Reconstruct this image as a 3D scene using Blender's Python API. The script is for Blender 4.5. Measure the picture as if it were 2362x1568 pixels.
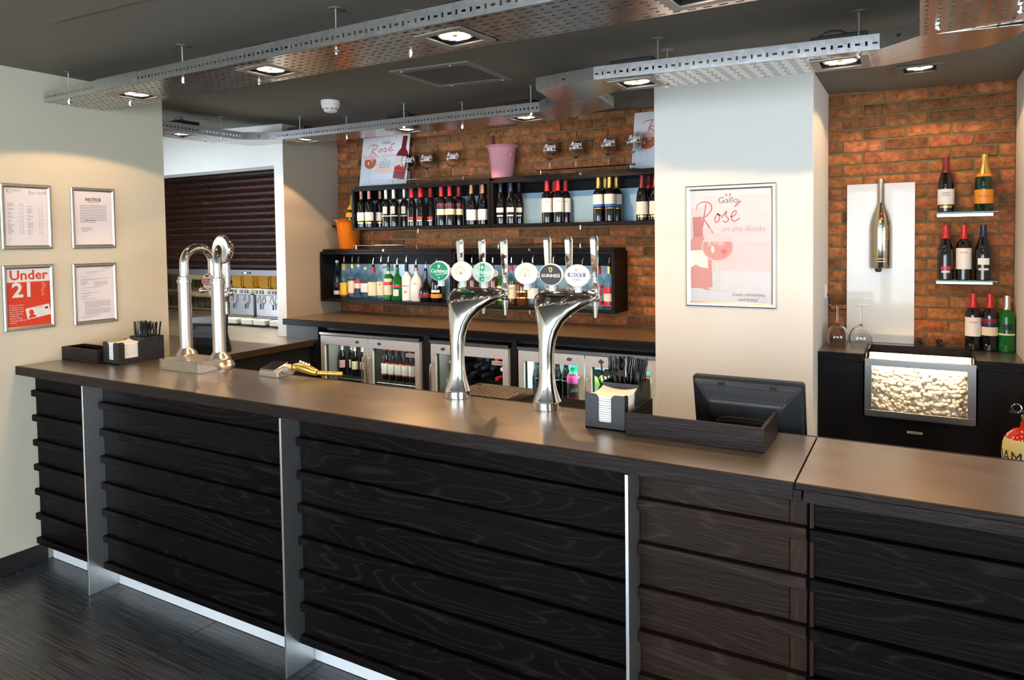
import bpy, bmesh, math, random
from mathutils import Vector, Matrix
random.seed(7)
R=math.radians
S=bpy.context.scene
for o in list(bpy.data.objects): bpy.data.objects.remove(o)
# ---------------------------------------------------------------- camera, world, exposure
cd=bpy.data.cameras.new('camera'); cam=bpy.data.objects.new('camera',cd); S.collection.objects.link(cam)
cd.sensor_width=36; cd.lens=1633.5*36/2362; cd.shift_y=-174.7/2362; cd.clip_start=.05
yaw,pitch,roll=.5212,.0368,.0137
f_=Vector((-math.sin(yaw)*math.cos(pitch),math.cos(yaw)*math.cos(pitch),-math.sin(pitch)))
r_=Vector((math.cos(yaw),math.sin(yaw),0)); d_=f_.cross(r_)
rr=r_*math.cos(roll)+d_*math.sin(roll); dd=d_*math.cos(roll)-r_*math.sin(roll)
m=Matrix.Identity(4)
for i in range(3): m[i][0]=rr[i]; m[i][1]=-dd[i]; m[i][2]=-f_[i]
m.translation=(0,0,1.74); cam.matrix_world=m; S.camera=cam
W=bpy.data.worlds.new('overcast_sky'); S.world=W; W.use_nodes=True
bg=W.node_tree.nodes['Background']; bg.inputs[0].default_value=(.80,.90,1,1); bg.inputs[1].default_value=5.4
S.view_settings.view_transform='Standard'; S.view_settings.look='None'; S.view_settings.gamma=1; S.view_settings.use_curve_mapping=False
S.view_settings.exposure=1.15
cy=S.cycles; cy.max_bounces=6; cy.diffuse_bounces=3; cy.glossy_bounces=3; cy.transmission_bounces=6; cy.transparent_max_bounces=8; cy.use_light_tree=False; cy.caustics_reflective=False; cy.caustics_refractive=False; cy.adaptive_threshold=.06
BEAM=8.5; SPILL=11.0; WARM=(1,.62,.31)
# ---------------------------------------------------------------- helpers
def ceil_z(x): return 2.5675-.0275*x
WL={}
def link(o): S.collection.objects.link(o); return o
def tag(o,label=None,cat=None,group=None,kind=None):
    if label: o['label']=label
    if cat: o['category']=cat
    if group: o['group']=group
    if kind: o['kind']=kind
    return o
def thing(name,label,cat,loc=(0,0,0),group=None,rz=0):
    o=link(bpy.data.objects.new(name,None)); o.location=loc; o.rotation_euler.z=rz; o.empty_display_size=.05
    WL[o.name]=Vector(loc); return tag(o,label,cat,group)
class B:
    def __init__(s): s.v=[]; s.f=[]
    def add(s,vs,fs):
        n=len(s.v); s.v+=[tuple(p) for p in vs]; s.f+=[tuple(i+n for i in q) for q in fs]; return s
    def box(s,x0,x1,y0,y1,z0,z1):
        return s.add([(x,y,z) for z in (z0,z1) for y in (y0,y1) for x in (x0,x1)],[(0,2,3,1),(4,5,7,6),(0,1,5,4),(2,6,7,3),(0,4,6,2),(1,3,7,5)])
    def cyl(s,p0,p1,r0,r1=None,n=16,caps=True):
        p0=Vector(p0);p1=Vector(p1);r1=r0 if r1 is None else r1
        d=(p1-p0).normalized(); a=d.orthogonal().normalized(); b=d.cross(a)
        vs=[];
        for p,r in ((p0,r0),(p1,r1)):
            for i in range(n):
                t=2*math.pi*i/n; vs.append(p+(a*math.cos(t)+b*math.sin(t))*r)
        fs=[(i,(i+1)%n,n+(i+1)%n,n+i) for i in range(n)]
        if caps: fs+=[tuple(range(n-1,-1,-1)),tuple(range(n,2*n))]
        return s.add(vs,fs)
    def lathe(s,prof,n=24,c=(0,0,0),a0=0,a1=None):
        full=a1 is None; k=n if full else n+1; a1=2*math.pi if full else a1
        vs=[];fs=[];idx=[]
        for r,z in prof:
            if r<1e-6: idx.append([len(vs)]*k); vs.append((c[0],c[1],c[2]+z))
            else:
                idx.append(list(range(len(vs),len(vs)+k)))
                for i in range(k):
                    t=a0+(a1-a0)*i/n; vs.append((c[0]+r*math.cos(t),c[1]+r*math.sin(t),c[2]+z))
        for p,q in zip(idx,idx[1:]):
            for i in range(n):
                j=(i+1)%k; g=[p[i],p[j],q[j],q[i]]; g=list(dict.fromkeys(g))
                if len(g)>2: fs.append(tuple(g))
        return s.add(vs,fs)
    def tube(s,pts,r,n=8,caps=True,flat=1):
        pts=[Vector(p) for p in pts]; rs=r if isinstance(r,(list,tuple)) else [r]*len(pts)
        d=(pts[1]-pts[0]).normalized(); a=d.orthogonal().normalized(); vs=[]
        for i,p in enumerate(pts):
            e=(pts[min(i+1,len(pts)-1)]-pts[max(i-1,0)]).normalized()
            a=(a-e*a.dot(e)).normalized(); b=e.cross(a)
            for k in range(n):
                t=2*math.pi*k/n; vs.append(p+(a*math.cos(t)+b*math.sin(t)*flat)*rs[i])
        fs=[(i*n+k,i*n+(k+1)%n,(i+1)*n+(k+1)%n,(i+1)*n+k) for i in range(len(pts)-1) for k in range(n)]
        if caps: fs+=[tuple(range(n-1,-1,-1)),tuple(range((len(pts)-1)*n,len(pts)*n))]
        return s.add(vs,fs)
    def prism(s,poly,ext,fn=None):
        # poly: list of (a,b); ext: (c0,c1); fn maps (a,b,c)->xyz
        fn=fn or (lambda a,b,c:(a,b,c)); n=len(poly)
        vs=[fn(a,b,ext[0]) for a,b in poly]+[fn(a,b,ext[1]) for a,b in poly]
        return s.add(vs,[tuple(range(n-1,-1,-1)),tuple(range(n,2*n))]+[(i,(i+1)%n,n+(i+1)%n,n+i) for i in range(n)])
    def loft(s,rings,cap0=True,cap1=True):
        n=len(rings[0]); vs=[p for q in rings for p in q]
        fs=[(i*n+k,i*n+(k+1)%n,(i+1)*n+(k+1)%n,(i+1)*n+k) for i in range(len(rings)-1) for k in range(n)]
        if cap0: fs.append(tuple(range(n-1,-1,-1)))
        if cap1: fs.append(tuple(range((len(rings)-1)*n,len(rings)*n)))
        return s.add(vs,fs)
    def xf(s,fn): s.v=[tuple(fn(Vector(p))) for p in s.v]; return s
    def mesh(s,name,mt,bev=0,smooth=True,off=None,seg=1,ang=35):
        off=off or Vector((0,0,0)); me=bpy.data.meshes.new(name)
        me.from_pydata([Vector(p)-off for p in s.v],[],s.f)
        bm=bmesh.new(); bm.from_mesh(me)
        if bev: bmesh.ops.bevel(bm,geom=bm.edges[:],offset=bev,segments=seg,affect='EDGES',clamp_overlap=True)
        bmesh.ops.recalc_face_normals(bm,faces=bm.faces[:]); bm.to_mesh(me); bm.free()
        if smooth:
            me.polygons.foreach_set('use_smooth',[True]*len(me.polygons)); me.set_sharp_from_angle(angle=R(ang))
        me.materials.append(mt); return me
    def build(s,name,mt,parent=None,local=False,**k):
        off=Vector((0,0,0))
        if parent is not None and not local: off=WL[parent.name]
        o=link(bpy.data.objects.new(name,s.mesh(name,mt,off=off,**k)))
        if parent is not None: o.parent=parent; WL[o.name]=WL[parent.name].copy()
        else: WL[o.name]=Vector((0,0,0))
        return o
def bx(*a): return B().box(*a)
def inst(me,name,parent=None,loc=(0,0,0),rz=0):
    o=link(bpy.data.objects.new(name,me)); o.location=loc; o.rotation_euler.z=rz
    if parent is not None: o.parent=parent; WL[o.name]=WL[parent.name]+Vector(loc)
    else: WL[o.name]=Vector(loc)
    return o
def struct(name,b,mt,**k): return tag(b.build(name,mt,**k),kind='structure')
# ---------------------------------------------------------------- materials
MC={}
def mat(name,col,rough=.5,metal=0,noise=0,scale=8,bump=0,trans=0,emit=0,coat=0,alpha=1,ior=1.45,stretch=(1,1,1),spec=None,coord='Object',bscale=None):
    if name in MC: return MC[name]
    m=bpy.data.materials.new(name); m.use_nodes=True; nt=m.node_tree; p=nt.nodes['Principled BSDF']; N=nt.nodes.new; L=nt.links.new
    p.inputs['Base Color'].default_value=(*col,1); p.inputs['Roughness'].default_value=rough; p.inputs['Metallic'].default_value=metal
    p.inputs['Transmission Weight'].default_value=trans; p.inputs['IOR'].default_value=ior; p.inputs['Coat Weight'].default_value=coat; p.inputs['Alpha'].default_value=alpha
    if spec is not None: p.inputs['Specular IOR Level'].default_value=spec
    if emit: p.inputs['Emission Color'].default_value=(*col,1); p.inputs['Emission Strength'].default_value=emit
    tc=N('ShaderNodeTexCoord'); mp=N('ShaderNodeMapping'); mp.inputs['Scale'].default_value=stretch; L(tc.outputs[coord],mp.inputs[0])
    nz=N('ShaderNodeTexNoise'); nz.inputs['Scale'].default_value=scale; nz.inputs['Detail'].default_value=5; L(mp.outputs[0],nz.inputs[0])
    if noise:
        mx=N('ShaderNodeMix'); mx.data_type='RGBA'; mx.blend_type='MIX'
        mx.inputs[6].default_value=(*[c*(1-noise) for c in col],1); mx.inputs[7].default_value=(*[min(1,c*(1+noise)) for c in col],1)
        L(nz.outputs[0],mx.inputs[0]); L(mx.outputs[2],p.inputs['Base Color'])
        mr=N('ShaderNodeMapRange'); mr.inputs[3].default_value=max(0,rough*(1-.35*min(1,noise*2))); mr.inputs[4].default_value=min(1,rough*(1+.35*min(1,noise*2))); L(nz.outputs[0],mr.inputs[0]); L(mr.outputs[0],p.inputs['Roughness'])
    if bump:
        bn=N('ShaderNodeBump'); bn.inputs['Strength'].default_value=bump; bn.inputs['Distance'].default_value=.01
        if bscale:
            n2=N('ShaderNodeTexNoise'); n2.inputs['Scale'].default_value=bscale; n2.inputs['Detail'].default_value=4; L(mp.outputs[0],n2.inputs[0]); L(n2.outputs[0],bn.inputs['Height'])
        else: L(nz.outputs[0],bn.inputs['Height'])
        L(bn.outputs[0],p.inputs['Normal'])
    MC[name]=m; return m
def oak(name,dark,light,axis=0,rough=.38,spec=.12):
    if name in MC: return MC[name]
    m=bpy.data.materials.new(name); m.use_nodes=True; nt=m.node_tree; p=nt.nodes['Principled BSDF']; N=nt.nodes.new; L=nt.links.new
    tc=N('ShaderNodeTexCoord'); oi=N('ShaderNodeObjectInfo'); cb=N('ShaderNodeCombineXYZ'); ml=N('ShaderNodeMath'); ml.operation='MULTIPLY'; ml.inputs[1].default_value=37
    L(oi.outputs['Random'],ml.inputs[0]); [L(ml.outputs[0],cb.inputs[i]) for i in range(3)]
    ad=N('ShaderNodeVectorMath'); L(tc.outputs['Object'],ad.inputs[0]); L(cb.outputs[0],ad.inputs[1])
    mp=N('ShaderNodeMapping'); sc=[1,1,1]; sc[axis]=.13; mp.inputs['Scale'].default_value=sc; L(ad.outputs[0],mp.inputs[0])
    wv=N('ShaderNodeTexNoise'); wv.inputs['Scale'].default_value=5; wv.inputs['Detail'].default_value=1.5; L(mp.outputs[0],wv.inputs[0])
    mm=N('ShaderNodeMath'); mm.operation='MULTIPLY'; mm.inputs[1].default_value=26; L(wv.outputs[0],mm.inputs[0])
    fr=N('ShaderNodeMath'); fr.operation='PINGPONG'; fr.inputs[1].default_value=.5; L(mm.outputs[0],fr.inputs[0])
    cr=N('ShaderNodeValToRGB'); cr.color_ramp.elements[0].position=.0; cr.color_ramp.elements[0].color=(*light,1); cr.color_ramp.elements[1].position=.13; cr.color_ramp.elements[1].color=(*dark,1); L(fr.outputs[0],cr.inputs[0])
    mp2=N('ShaderNodeMapping'); s2=[60,60,60]; s2[axis]=4; mp2.inputs['Scale'].default_value=s2; L(ad.outputs[0],mp2.inputs[0])
    n2=N('ShaderNodeTexNoise'); n2.inputs['Scale'].default_value=3; n2.inputs['Detail'].default_value=4; L(mp2.outputs[0],n2.inputs[0])
    n3=N('ShaderNodeTexNoise'); n3.inputs['Scale'].default_value=1.3; L(mp.outputs[0],n3.inputs[0])
    mx=N('ShaderNodeMix'); mx.data_type='RGBA'; L(n2.outputs[0],mx.inputs[0]); mx.inputs[6].default_value=(*[c*.75 for c in dark],1); L(cr.outputs[0],mx.inputs[7])
    m3=N('ShaderNodeMix'); m3.data_type='RGBA'; m3.blend_type='MULTIPLY'; m3.inputs[0].default_value=.7; L(mx.outputs[2],m3.inputs[6]); L(n3.outputs[0],m3.inputs[7]); L(m3.outputs[2],p.inputs['Base Color'])
    bn=N('ShaderNodeBump'); bn.inputs['Strength'].default_value=.25; bn.inputs['Distance'].default_value=.004; L(n2.outputs[0],bn.inputs['Height']); L(bn.outputs[0],p.inputs['Normal'])
    p.inputs['Roughness'].default_value=rough; p.inputs['Specular IOR Level'].default_value=spec; MC[name]=m; return m
def pane_mat(name,tint,refl):
    m=bpy.data.materials.new(name); m.use_nodes=True; nt=m.node_tree; nt.nodes.remove(nt.nodes['Principled BSDF']); N=nt.nodes.new; L=nt.links.new
    t=N('ShaderNodeBsdfTransparent'); t.inputs[0].default_value=(*tint,1); g=N('ShaderNodeBsdfGlossy'); g.inputs['Roughness'].default_value=.02; lw=N('ShaderNodeLayerWeight'); lw.inputs[0].default_value=.5; pw_=N('ShaderNodeMath'); pw_.operation='POWER'; pw_.inputs[1].default_value=3.2; L(lw.outputs['Facing'],pw_.inputs[0]); fz=N('ShaderNodeMath'); fz.operation='MULTIPLY_ADD'; fz.inputs[1].default_value=refl; fz.inputs[2].default_value=.035; L(pw_.outputs[0],fz.inputs[0]); x=N('ShaderNodeMixShader'); L(fz.outputs[0],x.inputs[0]); L(t.outputs[0],x.inputs[1]); L(g.outputs[0],x.inputs[2]); L(x.outputs[0],nt.nodes['Material Output'].inputs[0]); MC[name]=m; return m
OAK=oak('dark_oak',(.0075,.0052,.0056),(.034,.027,.026),rough=.42,spec=.05); OAKB=oak('worn_oak',(.030,.0155,.0105),(.068,.048,.040),rough=.42); OAKY=oak('dark_oak_y',(.014,.009,.0085),(.04,.033,.03),axis=1)
OAKT=oak('oak_edge_lit',(.027,.0175,.0155),(.052,.040,.035)); OAKR=oak('oak_stile',(.045,.022,.013),(.08,.05,.035),axis=2)  # edge oak raised above the dark oak: strong light put into its colour
BLK=mat('black_board',(.012,.011,.012),.45,noise=.2); WOODBLK=oak('black_wood',(.012,.010,.011),(.03,.027,.028))
CREAM=mat('cream_paint',(.60,.555,.43),.75,noise=.03,scale=3,bump=.03,bscale=120)
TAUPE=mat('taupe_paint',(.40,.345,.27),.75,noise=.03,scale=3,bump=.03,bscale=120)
WHITE=mat('white_paint',(.80,.80,.77),.7,noise=.02,scale=3,bump=.03,bscale=120)
PILC=mat('pillar_paint',(.74,.73,.68),.7,noise=.02,scale=3,bump=.03,bscale=120)
CEIL=mat('ceiling_paint',(.168,.157,.130),.8,noise=.05,scale=2,bump=.04,bscale=90)
CHROME=mat('chrome',(.80,.79,.77),.06,1,noise=.02)
STEEL=mat('brushed_steel',(.55,.54,.52),.3,1,noise=.1,scale=30,stretch=(1,1,12))
ALU=mat('satin_aluminium',(.72,.73,.73),.35,1,noise=.06,scale=20)
FRAME=mat('frame_silver',(.48,.465,.42),.32,.9,noise=.05,scale=20)
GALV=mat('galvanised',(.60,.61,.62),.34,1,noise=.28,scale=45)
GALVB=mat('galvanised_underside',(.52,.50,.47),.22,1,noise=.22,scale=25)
TOP=mat('zinc_top',(.36,.32,.275),.30,.92,noise=.2,scale=4,stretch=(1,3,1))
TOPR=mat('zinc_return',(.45,.40,.34),.3,.9,noise=.16,scale=5)
BTOP=mat('brown_laminate',(.16,.11,.065),.3,0,noise=.15,scale=6,coat=.3)
BP=mat('black_plastic',(.018,.019,.021),.4,noise=.15,scale=40); BPG=mat('black_gloss',(.010,.010,.011),.22,noise=.1); BPM=mat('black_matt',(.006,.006,.007),.45,noise=.2,spec=.2)
NAP=mat('white_paper',(.86,.84,.82),.8,noise=.03,scale=30); PAPER=mat('print_paper',(.74,.70,.72),.6,noise=.02)
TILLM=mat('till_plastic',(.022,.025,.029),.32,noise=.12,scale=30)
GREYP=mat('grey_plastic',(.10,.11,.12),.35,noise=.1)
GLASS=mat('clear_glass',(1,1,1),.0,trans=1,ior=1.20,coat=.6); 
PANE=pane_mat('door_glass',(.88,.95,.93),.4)
GSH=mat('shelf_glass',(.35,.75,.68),.03,trans=.85,ior=1.3)
DKG=mat('dark_bottle_glass',(.006,.006,.007),.06,coat=.5); GRN=mat('green_glass',(.02,.28,.05),.05,trans=.55,ior=1.3,coat=.3); GRND=mat('dark_green_glass',(.006,.03,.012),.06,coat=.5)
CLR=pane_mat('clear_bottle',(.84,.91,.91),.9); BLU=pane_mat('pale_blue_bottle',(.70,.86,.94),.8)
WHB=mat('white_bottle',(.85,.84,.82),.25,coat=.3,noise=.02); BRN=mat('amber_glass',(.10,.028,.008),.06,coat=.5,noise=.2)
def c(name,col,rough=.5,**k): return mat('print_'+name,col,rough,noise=k.pop('noise',.02),**k)
WLBL=c('white_label',(.80,.77,.71)); CRL=c('cream_label',(.78,.70,.48)); RED=c('red',(.55,.02,.025),.3); REDD=c('dark_red',(.18,.015,.02),.35); GOLD=mat('gold_foil',(.75,.50,.13),.3,.9,noise=.1,scale=40)
SILV=mat('silver_foil',(.75,.75,.75),.3,.9,noise=.08,scale=40); COPP=mat('copper_foil',(.45,.22,.14),.35,.7,noise=.1); NAVY=c('navy',(.015,.02,.06),.3); ORNG=c('orange',(.85,.28,.02),.4); BLUE=c('blue',(.03,.14,.45)); INK=c('ink',(.03,.03,.035)); GINK=c('grey_ink',(.28,.26,.27)); GREEN=c('green',(.0,.24,.12),.3); YEL=c('yellow',(.80,.55,.06)); PINKL=c('pale_pink',(.82,.55,.55)); ROSE=c('rose',(.62,.14,.15)); ROSEL=c('light_rose',(.74,.34,.33)); PALEB=c('pale_sky',(.66,.74,.82)); SLATE=c('slate',(.10,.12,.14),.3); DKRED=c('wine',(.20,.02,.03),.3); GRL=c('light_grey',(.62,.63,.62)); REDO=c('poster_red',(.62,.05,.02),.35); REDF=c('faded_red',(.66,.16,.07),.35); WHP=c('white_print',(.72,.72,.71),.35); GREENL=c('lime',(.25,.55,.05),.3); PINK=c('hot_pink',(.80,.10,.38),.35); TEALL=c('pale_green',(.30,.50,.42),.3)
# ---------------------------------------------------------------- text and flat print
TC={}
def text2d(s,size=1,align='CENTER',shear=0,bold=0,space=1):
    k=(s,align,shear,bold,space)
    if k not in TC:
        cu=bpy.data.curves.new('lettering','FONT'); cu.body=s; cu.align_x=align; cu.align_y='CENTER'; cu.shear=shear; cu.offset=bold; cu.resolution_u=2; cu.space_character=space
        o=bpy.data.objects.new('lettering',cu); me=o.to_mesh(); TC[k]=([(v.co.x,v.co.y) for v in me.vertices],[tuple(p.vertices) for p in me.polygons]); o.to_mesh_clear(); bpy.data.objects.remove(o); bpy.data.curves.remove(cu)
    v,f=TC[k]; return [(x*size,y*size) for x,y in v],f
class Print:
    """flat print on a plane: origin o, axes u (right), v (up), n (out)"""
    def __init__(s,o,u,v,n,map3=None): s.o,s.u,s.v,s.n=map(Vector,(o,u,v,n)); s.L={}; s.k=0; s.map3=map3
    def P(s,a,b,d): return s.map3(a,b,d) if s.map3 else s.o+s.u*a+s.v*b+s.n*d
    def _add(s,mt,pts,fs,name):
        s.k+=1; d=.0004+.00012*s.k
        s.L.setdefault((name,mt.name),B()).add([s.P(a,b,d) for a,b in pts],fs)
    def poly(s,mt,pts,name='print'): s._add(mt,pts,[tuple(range(len(pts)))],name); return s
    def rect(s,mt,a0,a1,b0,b1,name='print'): return s.poly(mt,[(a0,b0),(a1,b0),(a1,b1),(a0,b1)],name)
    def ell(s,mt,a,b,ra,rb,n=28,name='print'): return s.poly(mt,[(a+ra*math.cos(2*math.pi*i/n),b+rb*math.sin(2*math.pi*i/n)) for i in range(n)],name)
    def text(s,mt,t,a,b,size,rot=0,sx=1,name='lettering',**k):
        v,f=text2d(t,size,**k); co,si=math.cos(rot),math.sin(rot)
        s._add(mt,[(a+x*sx*co-y*si,b+x*sx*si+y*co) for x,y in v],f,name); return s
    def stroke(s,mt,pts,w,name='lettering'):
        # smooth polyline with width w (number or per-point list)
        P=[Vector(p) for p in pts]; Q=[];Wd=[]; ws=w if isinstance(w,list) else [w]*len(P)
        for i in range(len(P)-1):
            p0=P[max(i-1,0)];p1=P[i];p2=P[i+1];p3=P[min(i+2,len(P)-1)]
            for k in range(6):
                t=k/6; Q.append(.5*((2*p1)+(p2-p0)*t+(2*p0-5*p1+4*p2-p3)*t*t+(3*p1-p0-3*p2+p3)*t**3)); Wd.append(ws[i]*(1-t)+ws[i+1]*t)
        Q.append(P[-1]);Wd.append(ws[-1]); vs=[];fs=[]
        for i,q in enumerate(Q):
            e=(Q[min(i+1,len(Q)-1)]-Q[max(i-1,0)]); e=e.normalized() if e.length>1e-9 else Vector((1,0)); nn=Vector((-e.y,e.x))*Wd[i]/2
            vs+=[tuple(q+nn),tuple(q-nn)]
        for i in range(len(Q)-1): fs.append((2*i,2*i+1,2*i+3,2*i+2))
        s._add(mt,vs,fs,name); return s
    def lines(s,mt,a0,a1,b,n,pitch,h,last=.6,words=True,name='lettering'):
        rnd=random.Random(int(a0*1e4)+int(b*1e4)+n)
        for i in range(n):
            e=a1 if i<n-1 else a0+(a1-a0)*last; x=a0; y=b-i*pitch
            while x<e-h:
                w=min(e-x,h*rnd.uniform(1.2,4.5)) if words else e-x
                s.rect(mt,x,x+w,y-h/2,y+h/2,name); s.k-=1; x+=w+h*.5
        s.k+=1; return s
    def build(s,parent,solid=0):
        for (name,mn),b in s.L.items(): b.build(name,MC[mn],parent,smooth=False)
# ---------------------------------------------------------------- the room
XL=-4.18; YB=4.70
def slab(x0,x1,y0,y1,dz0,dz1):   # follows the slightly falling ceiling
    return B().add([(x,y,ceil_z(x)+d) for d in (dz0,dz1) for y in (y0,y1) for x in (x0,x1)],[(0,2,3,1),(4,5,7,6),(0,1,5,4),(2,6,7,3),(0,4,6,2),(1,3,7,5)])
hq=.0770; cb_=B()
for q in ((-8.2,-hq,-4.2,6.6),(hq,4.2,-4.2,6.6),(-hq,hq,-4.2,4.16-hq),(-hq,hq,4.16+hq,6.6)):
    t_=slab(*q,0,.12); cb_.add(t_.v,t_.f)
struct('ceiling',cb_,CEIL)
TILE=None
def tile_mat():
    m=bpy.data.materials.new('dark_streaked_tile'); m.use_nodes=True; nt=m.node_tree; p=nt.nodes['Principled BSDF']; N=nt.nodes.new; L=nt.links.new
    tc=N('ShaderNodeTexCoord'); oi=N('ShaderNodeObjectInfo'); ml=N('ShaderNodeMath'); ml.operation='MULTIPLY'; ml.inputs[1].default_value=19; cb=N('ShaderNodeCombineXYZ'); L(oi.outputs['Random'],ml.inputs[0]); L(ml.outputs[0],cb.inputs[1]); L(ml.outputs[0],cb.inputs[0])
    ad=N('ShaderNodeVectorMath'); L(tc.outputs['Object'],ad.inputs[0]); L(cb.outputs[0],ad.inputs[1])
    mp=N('ShaderNodeMapping'); mp.inputs['Scale'].default_value=(1.5,95,1); L(ad.outputs[0],mp.inputs[0])
    nz=N('ShaderNodeTexNoise'); nz.inputs['Scale'].default_value=1.6; nz.inputs['Detail'].default_value=4; L(mp.outputs[0],nz.inputs[0])
    mp2=N('ShaderNodeMapping'); mp2.inputs['Scale'].default_value=(2,5,1); L(ad.outputs[0],mp2.inputs[0]); n2=N('ShaderNodeTexNoise'); n2.inputs['Scale'].default_value=1; L(mp2.outputs[0],n2.inputs[0])
    cr=N('ShaderNodeValToRGB'); e=cr.color_ramp.elements; e[0].position=.38; e[0].color=(.034,.038,.043,1); e[1].position=.72; e[1].color=(.135,.142,.15,1); L(nz.outputs[0],cr.inputs[0])
    mx=N('ShaderNodeMix'); mx.data_type='RGBA'; mx.blend_type='MULTIPLY'; mx.inputs[0].default_value=.6; L(cr.outputs[0],mx.inputs[6]); L(n2.outputs[0],mx.inputs[7]); L(mx.outputs[2],p.inputs['Base Color'])
    p.inputs['Roughness'].default_value=.24; MC['tile']=m; return m
TILE=tile_mat(); GROUT=mat('floor_grout',(.42,.42,.40),.8,noise=.2,scale=30)
fl=struct('floor',bx(-8.2,4.2,-4.2,6.6,-.12,-.004),GROUT,smooth=False)
bx(-8.2,4.2,-4.2,.25,-.0039,0).build('tiled_area',TILE,fl,smooth=False)
bx(-8.2,4.2,2.42,6.6,-.0039,-.001).build('rear_floor',TILE,fl,smooth=False)
TP,TW=.672,.3005; tme=bx(-TP/2+.002,TP/2-.002,-TW/2+.002,TW/2-.002,-.012,0).mesh('tile',TILE,bev=.001)
y=2.081-TW/2+TW; row=0
for row in range(8):
    yy=2.081+TW*.5-row*TW
    if yy-TW/2<.24: break
    off=-3.461 if row%2==1 else -3.461+TP/2
    for k in range(-2,8):
        xx=off+TP*(k+.5)
        if xx+TP/2<-4.2 or xx-TP/2>1.4: continue
        inst(tme,'tile',fl,(xx,yy,0))
struct('wall_left',bx(XL-.25,XL,-4.0,2.835,0,2.74),CREAM)
struct('baseboard_left',bx(XL,XL+.016,-4.0,2.06,0,.095),BLK,bev=.003)
# rear shopfront behind the camera: a wall of large windows
ws=B(); ws.box(-4.43,4.2,-4.2,-4.0,0,.12).box(-4.43,4.2,-4.2,-4.0,2.45,2.75).box(1.4,4.0,-4.2,-4.0,.12,2.45)
for x in (-4.43,-2.5,-.55): ws.box(x,x+.16,-4.2,-4.0,.12,2.45)
struct('wall_front',ws,WHITE)
struct('wall_right',bx(4.0,4.2,-4.0,6.6,0,.5).box(4.0,4.2,-4.0,6.6,2.4,2.75).box(4.0,4.2,1.0,6.6,.5,2.4).box(4.0,4.2,-4.0,-3.4,.5,2.4),CREAM)  # unseen wall; its window opening is added to brighten the left wall
# hatch wall, pier, back wall, pillar, alcove
hw=B(); hw.box(-8.2,-4.575,4.085,4.2,2.36,2.82).box(-8.2,-6.9,4.085,4.2,0,2.82)
struct('wall_hatch',hw,WHITE)
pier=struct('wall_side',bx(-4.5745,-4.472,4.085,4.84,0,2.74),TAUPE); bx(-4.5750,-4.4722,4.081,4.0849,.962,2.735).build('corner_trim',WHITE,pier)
struct('wall_kitchen',bx(-8.2,-4.0,6.2,6.4,0,2.82),mat('kitchen_wall',(.62,.52,.36),.7,noise=.04))
struct('wall_kitchen_left',bx(-8.2,-8.0,2.5,6.4,0,2.85),CREAM); struct('wall_kitchen_right',bx(-4.52,-4.4,4.85,6.2,0,2.74),CREAM); struct('wall_passage',bx(-8.0,-4.43,2.6,2.7,0,.95).box(-8.0,-4.43,2.6,2.7,2.38,2.85).box(-8,-6.9,2.6,2.7,.95,2.38).box(-5.15,-4.43,2.6,2.7,.95,2.38),WHITE)
MORT=mat('mortar',(.19,.145,.07),.9,noise=.25,scale=40,bump=.3)
def brick_mat():
    m=bpy.data.materials.new('old_brick'); m.use_nodes=True; nt=m.node_tree; p=nt.nodes['Principled BSDF']; N=nt.nodes.new; L=nt.links.new
    oi=N('ShaderNodeObjectInfo'); tc=N('ShaderNodeTexCoord')
    cr=N('ShaderNodeValToRGB'); e=cr.color_ramp.elements; e[0].position=0; e[0].color=(.17,.075,.027,1); e[1].position=1; e[1].color=(.52,.19,.078,1)
    for ps,co in ((.25,(.30,.115,.034,1)),(.45,(.41,.155,.05,1)),(.7,(.45,.165,.05,1)),(.85,(.41,.12,.042,1))):
        k=e.new(ps); k.color=co
    L(oi.outputs['Random'],cr.inputs[0])
    ml=N('ShaderNodeMath'); ml.operation='MULTIPLY'; ml.inputs[1].default_value=23; L(oi.outputs['Random'],ml.inputs[0])
    ad=N('ShaderNodeVectorMath'); cb=N('ShaderNodeCombineXYZ'); [L(ml.outputs[0],cb.inputs[i]) for i in range(3)]; L(tc.outputs['Object'],ad.inputs[0]); L(cb.outputs[0],ad.inputs[1])
    nz=N('ShaderNodeTexNoise'); nz.inputs['Scale'].default_value=28; nz.inputs['Detail'].default_value=6; nz.inputs['Roughness'].default_value=.65; L(ad.outputs[0],nz.inputs[0])
    r2=N('ShaderNodeValToRGB'); r2.color_ramp.elements[0].position=.3; r2.color_ramp.elements[0].color=(.35,.33,.32,1); r2.color_ramp.elements[1].position=.72; r2.color_ramp.elements[1].color=(1.35,1.3,1.25,1); L(nz.outputs[0],r2.inputs[0])
    mx=N('ShaderNodeMix'); mx.data_type='RGBA'; mx.blend_type='MULTIPLY'; mx.inputs[0].default_value=1; L(cr.outputs[0],mx.inputs[6]); L(r2.outputs[0],mx.inputs[7]); L(mx.outputs[2],p.inputs['Base Color'])
    bn=N('ShaderNodeBump'); bn.inputs['Strength'].default_value=.5; bn.inputs['Distance'].default_value=.006; L(nz.outputs[0],bn.inputs['Height']); L(bn.outputs[0],p.inputs['Normal'])
    p.inputs['Roughness'].default_value=.85; MC['brick']=m; return m
BRICK=brick_mat()
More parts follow.
